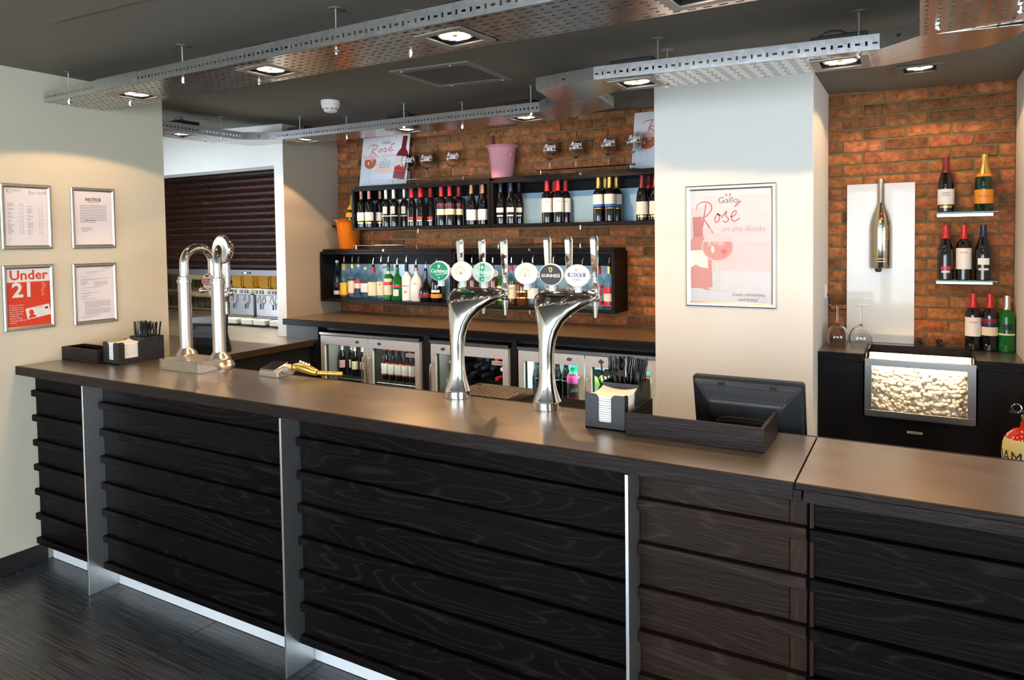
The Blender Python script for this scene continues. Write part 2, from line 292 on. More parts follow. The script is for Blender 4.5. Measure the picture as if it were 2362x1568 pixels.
def brick_mesh(w,h,seed):
    rnd=random.Random(seed); j=lambda s:rnd.uniform(-s,s)
    vs=[(x+j(.0022),y,z+j(.0022)) for y in (0,.05) for z in (-h/2,h/2) for x in (-w/2,0,w/2)]
    # front face grid 3x2 slightly bulged
    vs=[(x,y+(j(.0014) if y==0 else 0),z) for x,y,z in vs]
    b=B().add(vs,[(0,1,4,3),(1,2,5,4),(6,9,10,7),(7,10,11,8),(0,6,7,1),(1,7,8,2),(3,4,10,9),(4,5,11,10),(0,3,9,6),(2,8,11,5)])
    return b.mesh('brick',BRICK,bev=.0028,ang=50)
def brick_wall(name,x0,x1,z0,z1,pw,ph,phase,zr):
    w=struct(name,bx(x0,x1,YB+.0095,YB+.15,0,2.74),MORT); jt=.0105
    full=[brick_mesh(pw-jt,ph-jt,i) for i in range(7)]; cache={}
    n0=int((z0-zr)/ph)-1
    for r in range(n0,60):
        zc=zr+(r+.5)*ph
        if zc+ph/2<z0 or zc-ph/2>z1: continue
        o=phase+(pw/2 if r%2 else 0); k=math.floor((x0-o)/pw)
        while o+k*pw<x1:
            a=max(o+k*pw+jt/2,x0+.002); e=min(o+(k+1)*pw-jt/2,x1-.002); k+=1
            if e-a<.02: continue
            if abs((e-a)-(pw-jt))<1e-4: me=random.choice(full)
            else:
                q=round(e-a,2); me=cache.setdefault(q,brick_mesh(q,ph-jt,int(q*1000)))
            inst(me,'brick',w,((a+e)/2,YB+random.uniform(-.002,.002),zc))
brick_wall('wall_back',-4.472,-1.335,1.115,2.70,.245,.0700,-4.472,1.113)
brick_wall('wall_alcove',-.477,.456,1.10,2.64,.222,.0700,-.40,1.10)
struct('wall_pillar',bx(-1.335,-.477,4.0,4.86,0,2.70),PILC,bev=.004)
struct('wall_alcove_right',bx(.456,4.0,3.95,4.86,0,2.66),PILC,bev=.004)
# ceiling access hatch (trim line and panel)
ap=struct('trim_1',slab(-3.125,-2.15,.85,1.622,-.003,0),GREYP); slab(-3.118,-2.157,.857,1.615,-.006,-.0031).build('access_panel',CEIL,ap)
B().cyl((-2.62,1.50,ceil_z(-2.62)-.006),(-2.62,1.50,ceil_z(-2.62)-.012),.016,n=16).build('panel_lock',GREYP,ap)
# ---------------------------------------------------------------- bar front
KICK=mat('kick_metal',(.70,.73,.75),.3,0,noise=.05,scale=15)
ZT=1.093
bar=thing('bar_counter','dark oak bar front with horizontal boards and upright metal fins','bar counter',(-2.2,2.2,0))
bx(XL+.003,-.256,2.046,2.40,.112,1.044).box(XL+.003,-.256,2.092,2.40,.002,.112).build('carcass',BLK,bar)
bays=((XL+.004,-3.5535),(-3.5425,-2.1765),(-2.1655,-.7405),(-.7295,-.3005))
RT=[.952-.1352*i for i in range(7)]
def boards(x0,x1,parent,stile=None,OAK=OAK):
    for i,t in enumerate(RT):
        bx(x0,(stile[1] if stile else x1),2.006,2.044,t-.034,t).build('rail',OAK,parent,bev=.0022)
    tops=[1.045]+[t-.0345 for t in RT[:-1]]; bots=[t+.0005 for t in RT]
    for a,b_ in zip(bots,tops):
        bx(x0+.001,x1-.001,2.030,2.0455,a,b_).build('plank',OAK,parent,bev=.001)
        if stile: bx(stile[0],stile[1],2.029,2.0455,a,b_).build('stile_block',OAKR,parent,bev=.001)
for k,(a,b_) in enumerate(bays): boards(a,b_,bar,(-.3,-.256) if k==3 else None,OAKB if k==3 else OAK)
for x in (-3.548,-2.171,-.735): bx(x-.005,x+.005,1.932,2.088,.001,1.046).build('metal_fin',ALU,bar,bev=.0008)
for a,b_ in ((XL+.017,-3.554),(-3.542,-2.177),(-2.165,-.741),(-.729,-.258)): bx(a,b_,2.083,2.09,.001,.15).build('kick_plate',KICK,bar)
wt=thing('bar_worktop','long zinc bar top with dark oak edge running to the left wall','worktop',(-2.2,2.18,1.05))
bx(XL+.002,-.2785,1.936,1.951,1.0475,ZT).build('front_edge',OAKT,wt,bev=.0015)
bx(XL+.002,-.2785,2.419,2.432,1.0475,ZT).build('back_edge',OAKT,wt,bev=.0015)
bx(-.2785,-.258,1.936,2.432,1.0475,1.078).build('rebate_step',OAKT,wt,bev=.001)
bx(XL+.002,-.2785,1.9512,2.4188,1.0475,ZT-.0005).build('zinc_sheet',TOP,wt)
fw=thing('flap_worktop','hinged zinc flap top with oak edge at the right end of the bar','worktop',(.4,2.18,1.05))
bx(-.2735,1.3,1.9512,2.4188,1.079,ZT-.0005).build('zinc_sheet',TOP,fw)
bx(-.2735,1.3,1.936,1.951,1.079,ZT).build('front_edge',OAKT,fw,bev=.0012); bx(-.254,1.3,1.936,2.432,1.0475,1.0788).build('edge_core',OAKT,fw,bev=.0012); bx(-.2735,1.3,2.419,2.432,1.079,ZT).build('back_edge',OAKT,fw,bev=.0012)
gate=thing('bar_gate','dark boarded bar gate below the hinged flap at the right','gate',(.4,2.03,0))
bx(-.2485,1.3,2.047,2.10,.112,1.046).build('gate_frame',BLK,gate); boards(-.2480,1.3,gate); bx(-.2481,-.238,2.018,2.0468,.11,1.046).build('edge_lipping',OAKR,gate); bx(-.2481,1.3,2.1005,2.105,.001,.15).build('kick_plate',ALU,gate)
# shelf unit on the staff side
su=thing('bar_back_unit','black ledge unit behind the bar top below the beer fonts','cabinet',(-1.0,2.6,0))
bx(-1.80,-1.0,2.4325,2.80,.02,1.02).box(-.999,-.262,2.4325,2.80,.02,.938).build('carcass',BPM,su); bx(-1.80,-1.0,2.434,2.80,1.0202,1.032).build('rubber_mat',mat('rubber_mat',(.008,.0065,.006),.6,spec=.05,noise=.4,scale=60,bump=.5),su)
# ---------------------------------------------------------------- return counter, hatch, shutter
rc=thing('return_counter','lower zinc counter passing under the roller shutter hatch','counter',(-5.3,4.0,0))
bx(-6.89,-4.15,2.84,4.080,.93,.96).build('zinc_sheet',TOPR,rc,bev=.001); bx(-6.89,-4.580,4.0801,4.2005,.93,.96).box(-7.95,-4.580,4.2006,5.75,.93,.96).build('zinc_sheet',TOPR,rc); bx(-4.1495,-4.135,2.84,4.04,.915,.961).build('edge_strip',oak('brown_edge',(.11,.07,.04),(.16,.11,.07),axis=1),rc,bev=.001); bx(-6.88,-4.585,2.9,5.7,.02,.929).box(-4.584,-4.2,2.9,4.07,.02,.929).build('carcass',BLK,rc)
sh=thing('roller_shutter','brown slatted roller shutter pulled half down in the white hatch wall','shutter',(-5.7,4.13,1.45))
SHB=oak('shutter_brown',(.022,.0065,.0045),(.09,.04,.024),rough=.35,spec=.08); sp=.0565
prof=[(0,0),(-.004,.006),(-.009,.014),(-.011,.028),(-.009,.042),(-.004,.050),(0,.0555),(.010,.0555),(.010,0)]
sl=B().prism(prof,(-6.9,-4.5765),lambda a,b_,cc:(cc+5.7,a,b_)).mesh('slat',SHB)
z=1.502
while z<2.34: inst(sl,'slat',sh,(0,0,z-1.45)); z+=sp
bx(-6.9,-4.5765,4.112,4.15,1.450,1.501).build('bottom_bar',mat('shutter_bar',(.07,.07,.075),.35,.6,noise=.1),sh,bev=.002)
hd=bx(-5.03,-4.93,4.104,4.1118,1.466,1.482).build('handle_plate',BP,sh,bev=.001); bx(-4.99,-4.965,4.098,4.104,1.468,1.480).build('lock',CHROME,hd)
bx(-6.9,-4.5765,4.09,4.19,2.335,2.3595).build('header',mat('shutter_header',(.30,.29,.27),.5,.3,noise=.05),sh)
# glass racks beyond the hatch
GT=B().lathe([(0,0),(.028,0),(.033,.12),(.0345,.125),(.0325,.12),(.026,.012),(0,.012)],16).mesh('tumbler',GLASS)
rk=thing('glass_rack','open shelf rack of tumblers seen through the hatch','rack',(-6.3,5.45,.96))
SHF=mat('rack_shelf',(.30,.24,.15),.4,noise=.1)
for z in (.97,1.17,1.37): bx(-7.9,-6.35,5.25,5.6,z,z+.012).build('shelf',SHF,rk)
for x in (-7.9,-6.362): bx(x,x+.012,5.25,5.6,.961,1.55).build('side',SHF,rk)
GL=[]
k=0
for r,z in enumerate((.9825,1.1825,1.3825)):
    for i in range(14):
        for j in range(2):
            k+=1; o=inst(GT,'tumbler',None,(-7.84+i*.102+j*.03,5.33+j*.15,z)); tag(o,'clear tumbler on the %s shelf of the hatch glass rack'%(('bottom','middle','top')[r]),'glass','tumblers on the %s shelf'%(('bottom','middle','top')[r]))
# juice dispensers beyond the hatch
DG=mat('dispenser_steel',(.62,.63,.66),.35,.8,noise=.08,scale=20); CREAMP=mat('cream_plastic',(.75,.74,.68),.4,noise=.03); AMB=mat('amber_tub',(.80,.46,.08),.15,trans=.5,ior=1.2,coat=.3)
for i,x in enumerate((-5.68,-5.30,-4.92)):
    y=4.62; d=thing('juice_dispenser',('leftmost','middle','rightmost')[i]+' steel juice dispenser with amber tubs beyond the hatch','dispenser',(x,y,.96))
    bx(x-.17,x+.17,y,y+.36,1.03,1.235).build('body',DG,d,bev=.006); bx(x-.17,x+.17,y-.03,y+.36,1.237,1.292).build('head',CREAMP,d,bev=.01,seg=2)
    for s in (-.085,.085):
        p_=bx(x+s-.06,x+s+.06,y-.036,y-.0305,1.248,1.282).build('control_panel',BP,d,bev=.002); bx(x+s-.05,x+s+.05,y-.0372,y-.0365,1.253,1.277).build('panel_face',WHP,p_)
        for q in (-.025,.025): bx(x+s+q-.014,x+s+q+.014,y-.0385,y-.0375,1.257,1.272).build('display',INK,p_)
        bx(x+s-.075,x+s+.075,y+.02,y+.33,1.294,1.42).build('juice_tub',AMB,d,bev=.015,seg=2)
        n=B().tube([(x+s-.03,y-.012,1.225),(x+s-.035,y-.03,1.17),(x+s,y-.03,1.15),(x+s+.035,y-.03,1.17),(x+s+.03,y-.012,1.225)],.007,8).build('push_lever',WHP,d); B().cyl((x+s,y-.02,1.15),(x+s,y-.02,1.10),.008,n=10).build('nozzle',BLUE,d)
        bx(x+s-.078,x+s+.078,y-.19,y-.005,.975,1.025).build('drip_tray',CREAMP,d,bev=.008)
    bx(x-.17,x+.17,y-.01,y+.36,.961,1.029).build('plinth',DG,d)
# left till on the return counter
def monitor(name,label,loc,rz,tilt,w,h,t):
    d=thing(name,label,'till',loc,rz=rz); ct,st=math.cos(tilt),math.sin(tilt)
    tf=lambda p:Vector((p.x,p.y*ct-p.z*st,p.z*ct+p.y*st))     # lean back towards the staff side
    def pt(nm,b,mt,par=d,**k): b.xf(lambda p:tf(p)+Vector((0,0,.06))); return b.build(nm,mt,par,local=True,**k)
    # customer side is -y : bulged back shell
    rings=[]
    for yy,ins in ((0,0),(-.012,.004),(-.02,.018),(-.045,.05),(-.058,.075)):
        rings.append([(sx*(w/2-ins),yy,h/2+sz*(h/2-ins)) for sx,sz in ((-1,-1),(1,-1),(1,1),(-1,1))])
    pt('back_shell',B().loft(rings),TILLM,bev=.004,seg=2); pt('bezel',bx(-w/2-.004,w/2+.004,.0005,t,-.004,h+.006),TILLM,bev=.006,seg=2)
    pt('screen',bx(-w/2+.02,w/2-.02,t+.0003,t+.002,.02,h-.02),BPG)
    pt('hinge_cover',B().prism([(-w*.27,.03*h),(w*.27,.03*h),(w*.28,.40*h),(w*.25,.50*h),(w*.15,.54*h),(-w*.15,.54*h),(-w*.25,.50*h),(-w*.28,.40*h)],(-.082,-.045),lambda a,b_,cc:(a,cc,b_)),TILLM,bev=.007,seg=2)
    pt('clip',bx(-w*.25,-w*.2,-.022,-.0125,h-.012,h-.001),BP); pt('clip',bx(w*.22,w*.27,-.022,-.0125,h-.012,h-.001),BP)
    b=B().box(-.03,.03,-.09,-.05,.02,.16).box(-.11,.11,-.16,.04,0,.022); b.build('stand',BP,d,local=True,bev=.006)
    return d
tr_=monitor('till_monitor','large black till monitor seen from behind at the right end of the bar',(-.520,2.60,.9385),0,R(14),.372,.235,.03)
tl_=monitor('till_monitor','small black till behind the straw caddy beside the left wall',(-4.02,3.02,.9605),R(25),R(22),.26,.20,.03)
bb=thing('menu_board','thin black slanted board standing on the return counter by the hatch','board',(-4.62,3.42,.9605)); B().add([(-4.80,3.40,.9605),(-4.42,3.46,.9605),(-4.42,3.44,.9605),(-4.80,3.38,.9605),(-4.78,3.46,1.17),(-4.46,3.51,1.20),(-4.46,3.49,1.20),(-4.78,3.44,1.17)],[(0,1,5,4),(3,7,6,2),(0,4,7,3),(1,2,6,5),(4,5,6,7),(0,3,2,1)]).build('panel',BP,bb)
# ---------------------------------------------------------------- back bar
bc=thing('back_counter','brown laminate back counter with black edge along the brick wall','counter',(-2.9,4.4,1.07))
bx(-4.466,-1.337,4.055,4.698,1.082,1.112).build('laminate_top',BTOP,bc); bx(-4.466,-1.337,4.03,4.0545,1.066,1.113).build('front_edge',WOODBLK,bc,bev=.002)
bcab=thing('back_bar_housing','black board housing framing the bottle fridges under the back counter','cabinet',(-2.9,4.4,0))
for a,b_ in ((-4.466,-4.12),(-3.10,-3.045),(-2.365,-2.325)): bx(a,b_,4.10,4.69,.001,1.065).build('upright',BLK,bcab)
bx(-4.466,-1.337,4.12,4.69,1.035,1.0655).build('top_board',BLK,bcab); bx(-4.466,-1.337,4.66,4.69,.001,1.034).build('back_board',BLK,bcab)
bx(-4.471,-4.12,4.075,4.0995,.70,1.06).build('end_panel',BP,bcab)
FR=mat('fridge_frame',(.80,.81,.83),.4,.15,noise=.04,scale=20); FIN=mat('fridge_liner',(.20,.20,.19),.5,noise=.05); FINL=mat('fridge_liner_lit',(.62,.68,.68),.5,noise=.05)  # lit liner is a paler copy, with the fridge light put into its colour
def fridge(label,x0,x1,doors,lit,sticker):
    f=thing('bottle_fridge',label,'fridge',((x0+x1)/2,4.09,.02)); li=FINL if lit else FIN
    b=B(); b.box(x0,x0+.03,4.115,4.62,.02,1.0).box(x1-.03,x1,4.115,4.62,.02,1.0).box(x0+.03,x1-.03,4.60,4.62,.02,1.0).box(x0+.03,x1-.03,4.115,4.62,.97,1.0).box(x0+.03,x1-.03,4.115,4.62,.02,.06); b.build('cabinet',li,f)
    bx(x0-.003,x1+.003,4.07,4.62,1.0005,1.022).build('top_trim',STEEL,f,bev=.002)
    for z in (.36,.655): 
        g=B(); n=int((x1-x0)/.03)
        for i in range(n+1): xx=x0+.035+(x1-x0-.07)*i/n; g.cyl((xx,4.15,z),(xx,4.58,z),.0022,n=5)
        for yy in (4.15,4.36,4.58): g.cyl((x0+.031,yy,z-.003),(x1-.031,yy,z-.003),.003,n=6)
        g.build('wire_shelf',STEEL if not lit else WHP,f)
    n=len(doors); wd=(x1-x0)/n
    for i,hs in enumerate(doors):
        a=x0+i*wd+(.004 if i else 0); e=x0+(i+1)*wd-(.004 if i<n-1 else 0); w_=.043
        d=B(); d.box(a,a+w_,4.08,4.112,.06,.995).box(e-w_,e,4.08,4.112,.06,.995).box(a+w_,e-w_,4.08,4.112,.925,.995).box(a+w_,e-w_,4.08,4.112,.06,.12)
        d=d.build('door',FR,f,bev=.0015); bx(a+w_,e-w_,4.094,4.098,.12,.925).build('pane',PANE,d)
        gk=B(); gk.box(a+w_,a+w_+.008,4.10,4.115,.12,.925).box(e-w_-.008,e-w_,4.10,4.115,.12,.925); gk.build('gasket',BP,d)
        hx=a+w_*.5 if hs=='L' else e-w_*.5
        B().tube([(hx,4.082,.86),(hx,4.05,.85),(hx,4.038,.79),(hx,4.036,.72),(hx,4.038,.65),(hx,4.05,.59),(hx,4.082,.58)],.0065,8).build('handle',mat('handle_brass',(.60,.50,.34),.3,.9,noise=.05),d)
        lx=e-.10 if (hs=='R') else a+.11
        B().xf(lambda p:p).add(*(lambda q:([(lx+.018*math.cos(t)*1.0,4.0795-dz,.962+.011*math.sin(t)) for dz in (0,.004) for t in [2*math.pi*k/16 for k in range(16)]],[tuple(range(16)),tuple(range(16,32))]+[(k,(k+1)%16,16+(k+1)%16,16+k) for k in range(16)]))(0)).build('lock_badge',SLATE,d)
        if i in sticker:
            P=Print((e-w_-.048,4.0935,.893),(1,0,0),(0,0,1),(0,-1,0)); P.rect(WHP,-.044,.044,-.014,.014,'sticker'); P.text(INK,'Caravell',.006,0,.019,bold=.01); P.poly(RED,[(-.040,.008),(-.036,.008),(-.034,.0),(-.032,.008),(-.028,.008),(-.033,-.007)]); P.build(d)
    return f
fA=fridge('two door fridge of dark beer bottles at the left of the back bar',-4.10,-3.125,('R','L'),False,(1,))
fB=fridge('single door wine fridge in the middle of the back bar',-3.025,-2.385,('L',),False,(0,))
fC=fridge('brightly lit two door soft drinks fridge beside the white pillar',-2.305,-1.345,('R','L'),True,(1,))
fl_=bpy.data.lights.new('fridge_lamp_or_fill','AREA'); fl_.shape='RECTANGLE'; fl_.size=.8; fl_.size_y=.05; fl_.energy=3.5; fl_.color=(.85,1,.97)
# ---------------------------------------------------------------- wall shelf boxes with blue back panels
BACKB=mat('blue_back_panel',(.36,.56,.70),.15,noise=.25,scale=2.2,coat=.5)
def shelf_box(name,label,x0,x1,z0,z1,rail,parts=True):
    s=thing(name,label,'shelf',((x0+x1)/2,4.57,z0)); t=.022; y0,y1=4.45,4.697
    bx(x0,x1,y0,y1,z0,z0+t).build('bottom_board',WOODBLK,s,bev=.0015); bx(x0,x1,y0,y1,z1-t,z1).build('top_board',WOODBLK,s,bev=.0015)
    for a in (x0,x1-t): bx(a,a+t,y0+.001,y1,z0+t+.0003,z1-t-.0003).build('side_board',WOODBLK,s)
    h=z1-z0; bx(x0+t,x1-t,y1-.014,y1-.002,z0+t,z0+h*.74).build('back_panel',BACKB,s); bx(x0+t,x1-t,y1-.018,y1-.002,z0+h*.74,z1-t).build('back_board',WOODBLK,s)
    bx(x0+.012,x1-.012,y0+.02,y1,z1+.0003,z1+.02).build('cap_board',WOODBLK,s,bev=.0015)
    if rail:
        a,b_=rail; r=B().cyl((a,4.478,z1+.052),(b_,4.478,z1+.052),.0045,n=8).build('gallery_rail',CHROME,s)
        for q in (a+.035,b_-.035): B().cyl((q,4.478,z1+.0203),(q,4.478,z1+.052),.0045,n=8).build('rail_post',CHROME,r)
    m=(x0+x1)/2; B().lathe([(.004,0),(.004,.003),(.009,.003),(.009,0)],14).xf(lambda p:Vector((m+p.x,4.4705-p.z,z1+.010+p.y))).build('lock_eye',CHROME,s); B().cyl((m,4.46,z0-.028),(m,4.46,z0-.0002),.0055,n=10).build('bottom_catch',CHROME,s)
    return s
shelf_box('wine_shelf','black upper wall box of wine bottles under the small rose poster at left',-4.08,-2.737,1.822,2.165,(-3.70,-2.95))
shelf_box('wine_shelf','black upper wall box of wine bottles running behind the white pillar',-2.730,-1.30,1.822,2.165,(-2.36,-1.62))
shelf_box('spirit_shelf','black lower wall box of spirit bottles in the left brick corner',-4.455,-3.085,1.222,1.645,(-4.10,-3.40))
shelf_box('spirit_shelf','black lower wall box of spirits behind the beer fonts',-3.078,-1.765,1.222,1.645,(-2.72,-1.99))
# ---------------------------------------------------------------- bottles
PROF={
'bord':(.037,[(0,0),(.034,0),(.037,.004),(.037,.185),(.034,.202),(.022,.218),(.0150,.231),(.0140,.245),(.0138,.300),(0,.300)]),
'burg':(.040,[(0,0),(.037,0),(.040,.004),(.040,.140),(.036,.172),(.027,.205),(.018,.232),(.0145,.252),(.0138,.300),(0,.300)]),
'champ':(.044,[(0,0),(.041,0),(.044,.005),(.044,.145),(.040,.175),(.030,.210),(.020,.240),(.0155,.265),(.0145,.305),(0,.305)]),
'spirit':(.037,[(0,0),(.034,0),(.037,.004),(.037,.165),(.034,.182),(.022,.197),(.0150,.208),(.0135,.222),(.0135,.270),(0,.270)]),
'round':(.044,[(0,0),(.041,0),(.044,.005),(.044,.120),(.041,.150),(.030,.176),(.018,.192),(.0150,.205),(.0140,.250),(0,.250)]),
'slim':(.032,[(0,0),(.030,0),(.032,.004),(.032,.165),(.028,.195),(.018,.235),(.0135,.262),(.0130,.310),(0,.310)]),
'globe':(.050,[(0,0),(.040,0),(.046,.01),(.050,.055),(.047,.085),(.034,.112),(.020,.135),(.0155,.16),(.0145,.225),(0,.225)]),
'beer':(.030,[(0,0),(.028,0),(.030,.003),(.030,.120),(.027,.140),(.016,.165),(.0130,.182),(.0125,.222),(0,.222)]),
'cola':(.029,[(0,0),(.027,0),(.029,.004),(.029,.045),(.025,.065),(.029,.095),(.029,.120),(.022,.145),(.0145,.170),(.0130,.200),(0,.200)]),
'wide':(.034,[(0,0),(.032,0),(.034,.004),(.034,.110),(.030,.128),(.018,.142),(.0170,.150),(.0170,.165),(0,.165)]),
'beerl':(.032,[(0,0),(.030,0),(.032,.004),(.032,.145),(.029,.165),(.019,.190),(.0145,.205),(.0140,.245),(0,.245)])}
MEC={}
def rad(kind,z):
    p=PROF[kind][1]
    for (r0,z0),(r1,z1) in zip(p,p[1:]):
        if z0<=z<=z1 and z1>z0: return r0+(r1-r0)*(z-z0)/(z1-z0)
    return p[-2][0]
def shell(kind,z0,z1,mt,half=None,extra=.0007,top=False):
    k=(kind,z0,z1,mt.name,half,top)
    if k not in MEC:
        zs=sorted({z0,z1}|{z for r,z in PROF[kind][1] if z0<z<z1}); pr=[(rad(kind,z)+extra,z) for z in zs]
        if top: pr=pr+[(0,z1+.0006)]
        MEC[k]=B().lathe(pr,20 if half else 20,a0=(-math.pi/2-half) if half else 0,a1=(-math.pi/2+half) if half else None).mesh('label',mt)
    return MEC[k]
def bottle(spec,loc,label,cat='bottle',group=None,name=None,rz=0,sc=1):
    kind,glass=spec['k'],spec['g']; key=('body',kind,glass.name)
    if key not in MEC: MEC[key]=B().lathe(PROF[kind][1],24).mesh('bottle',glass)
    o=inst(MEC[key],name or spec.get('n','wine_bottle'),None,loc,rz); tag(o,label,cat,group)
    if sc!=1: o.scale=(sc,)*3
    top=PROF[kind][1][-1][1]
    if 'cap' in spec: inst(shell(kind,spec['cap'][0],top,spec['cap'][1],None,.0012,True),'capsule',o)
    for z0,z1,mt,*h in spec.get('l',()): inst(shell(kind,z0,z1,mt,h[0] if h else 1.35),'label',o)
    if spec.get('fill'):
        z,mt=spec['fill']; k2=('fill',kind,z,mt.name)
        if k2 not in MEC: MEC[k2]=B().lathe([(0,.004)]+[(rad(kind,q)-.0022,q) for q in sorted({.005,z}|{q for r,q in PROF[kind][1] if .005<q<z})]+[(0,z)],20).mesh('liquid',mt)
        inst(MEC[k2],'liquid',o)
    if spec.get('spout'):
        if 'spout' not in MEC:
            MEC['spout']=B().lathe([(0,0),(.0105,0),(.0125,.012),(.0105,.013),(.0115,.020),(.007,.022),(0,.022)],14).mesh('pourer_collar',BP)
            MEC['tube']=B().tube([(0,0,.02),(0,0,.04),(.002,0,.055),(.008,0,.072)],[.005,.004,.0033,.0028],8).mesh('pourer_tube',CHROME)
        a=inst(MEC['spout'],'pourer_collar',o,(0,0,top)); inst(MEC['tube'],'pourer_tube',a)
    if spec.get('t'):
        for s,z,size,mt in spec['t']:
            kk=('t',kind,s,z,size)
            if kk not in MEC:
                v,f=text2d(s,size,bold=.01); r=rad(kind,z)+.0016
                MEC[kk]=B().add([(r*math.sin(x/r),-r*math.cos(x/r),z+y) for x,y in v],f).mesh('lettering',mt,smooth=False)
            inst(MEC[kk],'lettering',o)
    return o
LK=rot_to_cam=.35
A={'k':'bord','g':DKG,'cap':(.235,COPP),'l':((.055,.125,WLBL),(.032,.045,GOLD,.8))}
SL={'k':'bord','g':DKG,'cap':(.225,SILV),'l':((.105,.165,GRL,.5),(.085,.093,CRL))}
RB={'k':'burg','g':DKG,'cap':(.228,RED),'l':((.055,.075,RED,.6),(.04,.05,WLBL,.5))}
CB={'k':'bord','g':DKG,'cap':(.225,RED),'l':((.148,.17,REDD),(.128,.146,NAVY),(.082,.127,CRL))}
GB={'k':'burg','g':DKG,'cap':(.235,COPP),'l':((.035,.115,WLBL),)}
NB={'k':'burg','g':DKG,'cap':(.235,NAVY),'l':((.085,.12,WLBL,.7),(.055,.066,GRL,.6))}
PB={'k':'bord','g':DKG,'cap':(.225,RED),'l':((.075,.175,WLBL),),'t':(('Penfolds',.15,.011,RED),)}
YB_={'k':'bord','g':DKG,'cap':(.225,GOLD),'l':((.118,.185,WLBL),(.10,.117,BLUE,1.1),(.088,.092,GOLD,.9))}
DB={'k':'burg','g':DKG,'cap':(.215,REDD),'l':((.04,.125,WLBL),(.022,.034,GOLD,.8))}
def grp(spec,xs,desc,where,z=1.8445,jit=0):
    n=len(xs); od=('leftmost','second','third','fourth','fifth')
    for i,(x,y) in enumerate(xs):
        w=od[i] if i<n-1 or n==1 else 'rightmost'
        bottle(spec,(x,y,z),'%s %s %s'%(w if n>1 else '',desc,where) if n>1 else desc+' '+where,group='wine bottles in the upper wall boxes',rz=LK)
UL='in the upper left wall box'; UR='in the right upper wall box'
grp(A,((-4.020,4.50),(-3.935,4.50),(-3.885,4.58)),'white labelled dark capped wine bottle',UL)
grp(SL,((-3.765,4.51),(-3.685,4.51),(-3.635,4.585)),'silver capped wine bottle',UL)
grp(RB,((-3.505,4.51),(-3.475,4.605),(-3.418,4.51),(-3.375,4.59)),'sloping shouldered wine bottle with red cap',UL)
grp(CB,((-3.215,4.51),(-3.200,4.60),(-3.135,4.51),(-3.105,4.59)),'red capped wine bottle with cream and navy label',UL)
grp(GB,((-2.935,4.51),(-2.905,4.605),(-2.832,4.51)),'copper capped wine bottle with large white label',UL)
grp(NB,((-2.680,4.51),(-2.660,4.605),(-2.592,4.51),(-2.575,4.60)),'navy capped wine bottle with small label',UR)
grp(PB,((-2.295,4.51),(-2.280,4.60),(-2.207,4.51),(-2.192,4.60)),'red capped wine bottle with tall white label',UR)
grp(YB_,((-1.900,4.51),(-1.886,4.60),(-1.818,4.51),(-1.803,4.60)),'gold capped wine bottle with blue striped label',UR)
grp(DB,((-1.588,4.51),(-1.572,4.605),(-1.498,4.51)),'dark capped wine bottle','beside the pillar in the upper wall box')
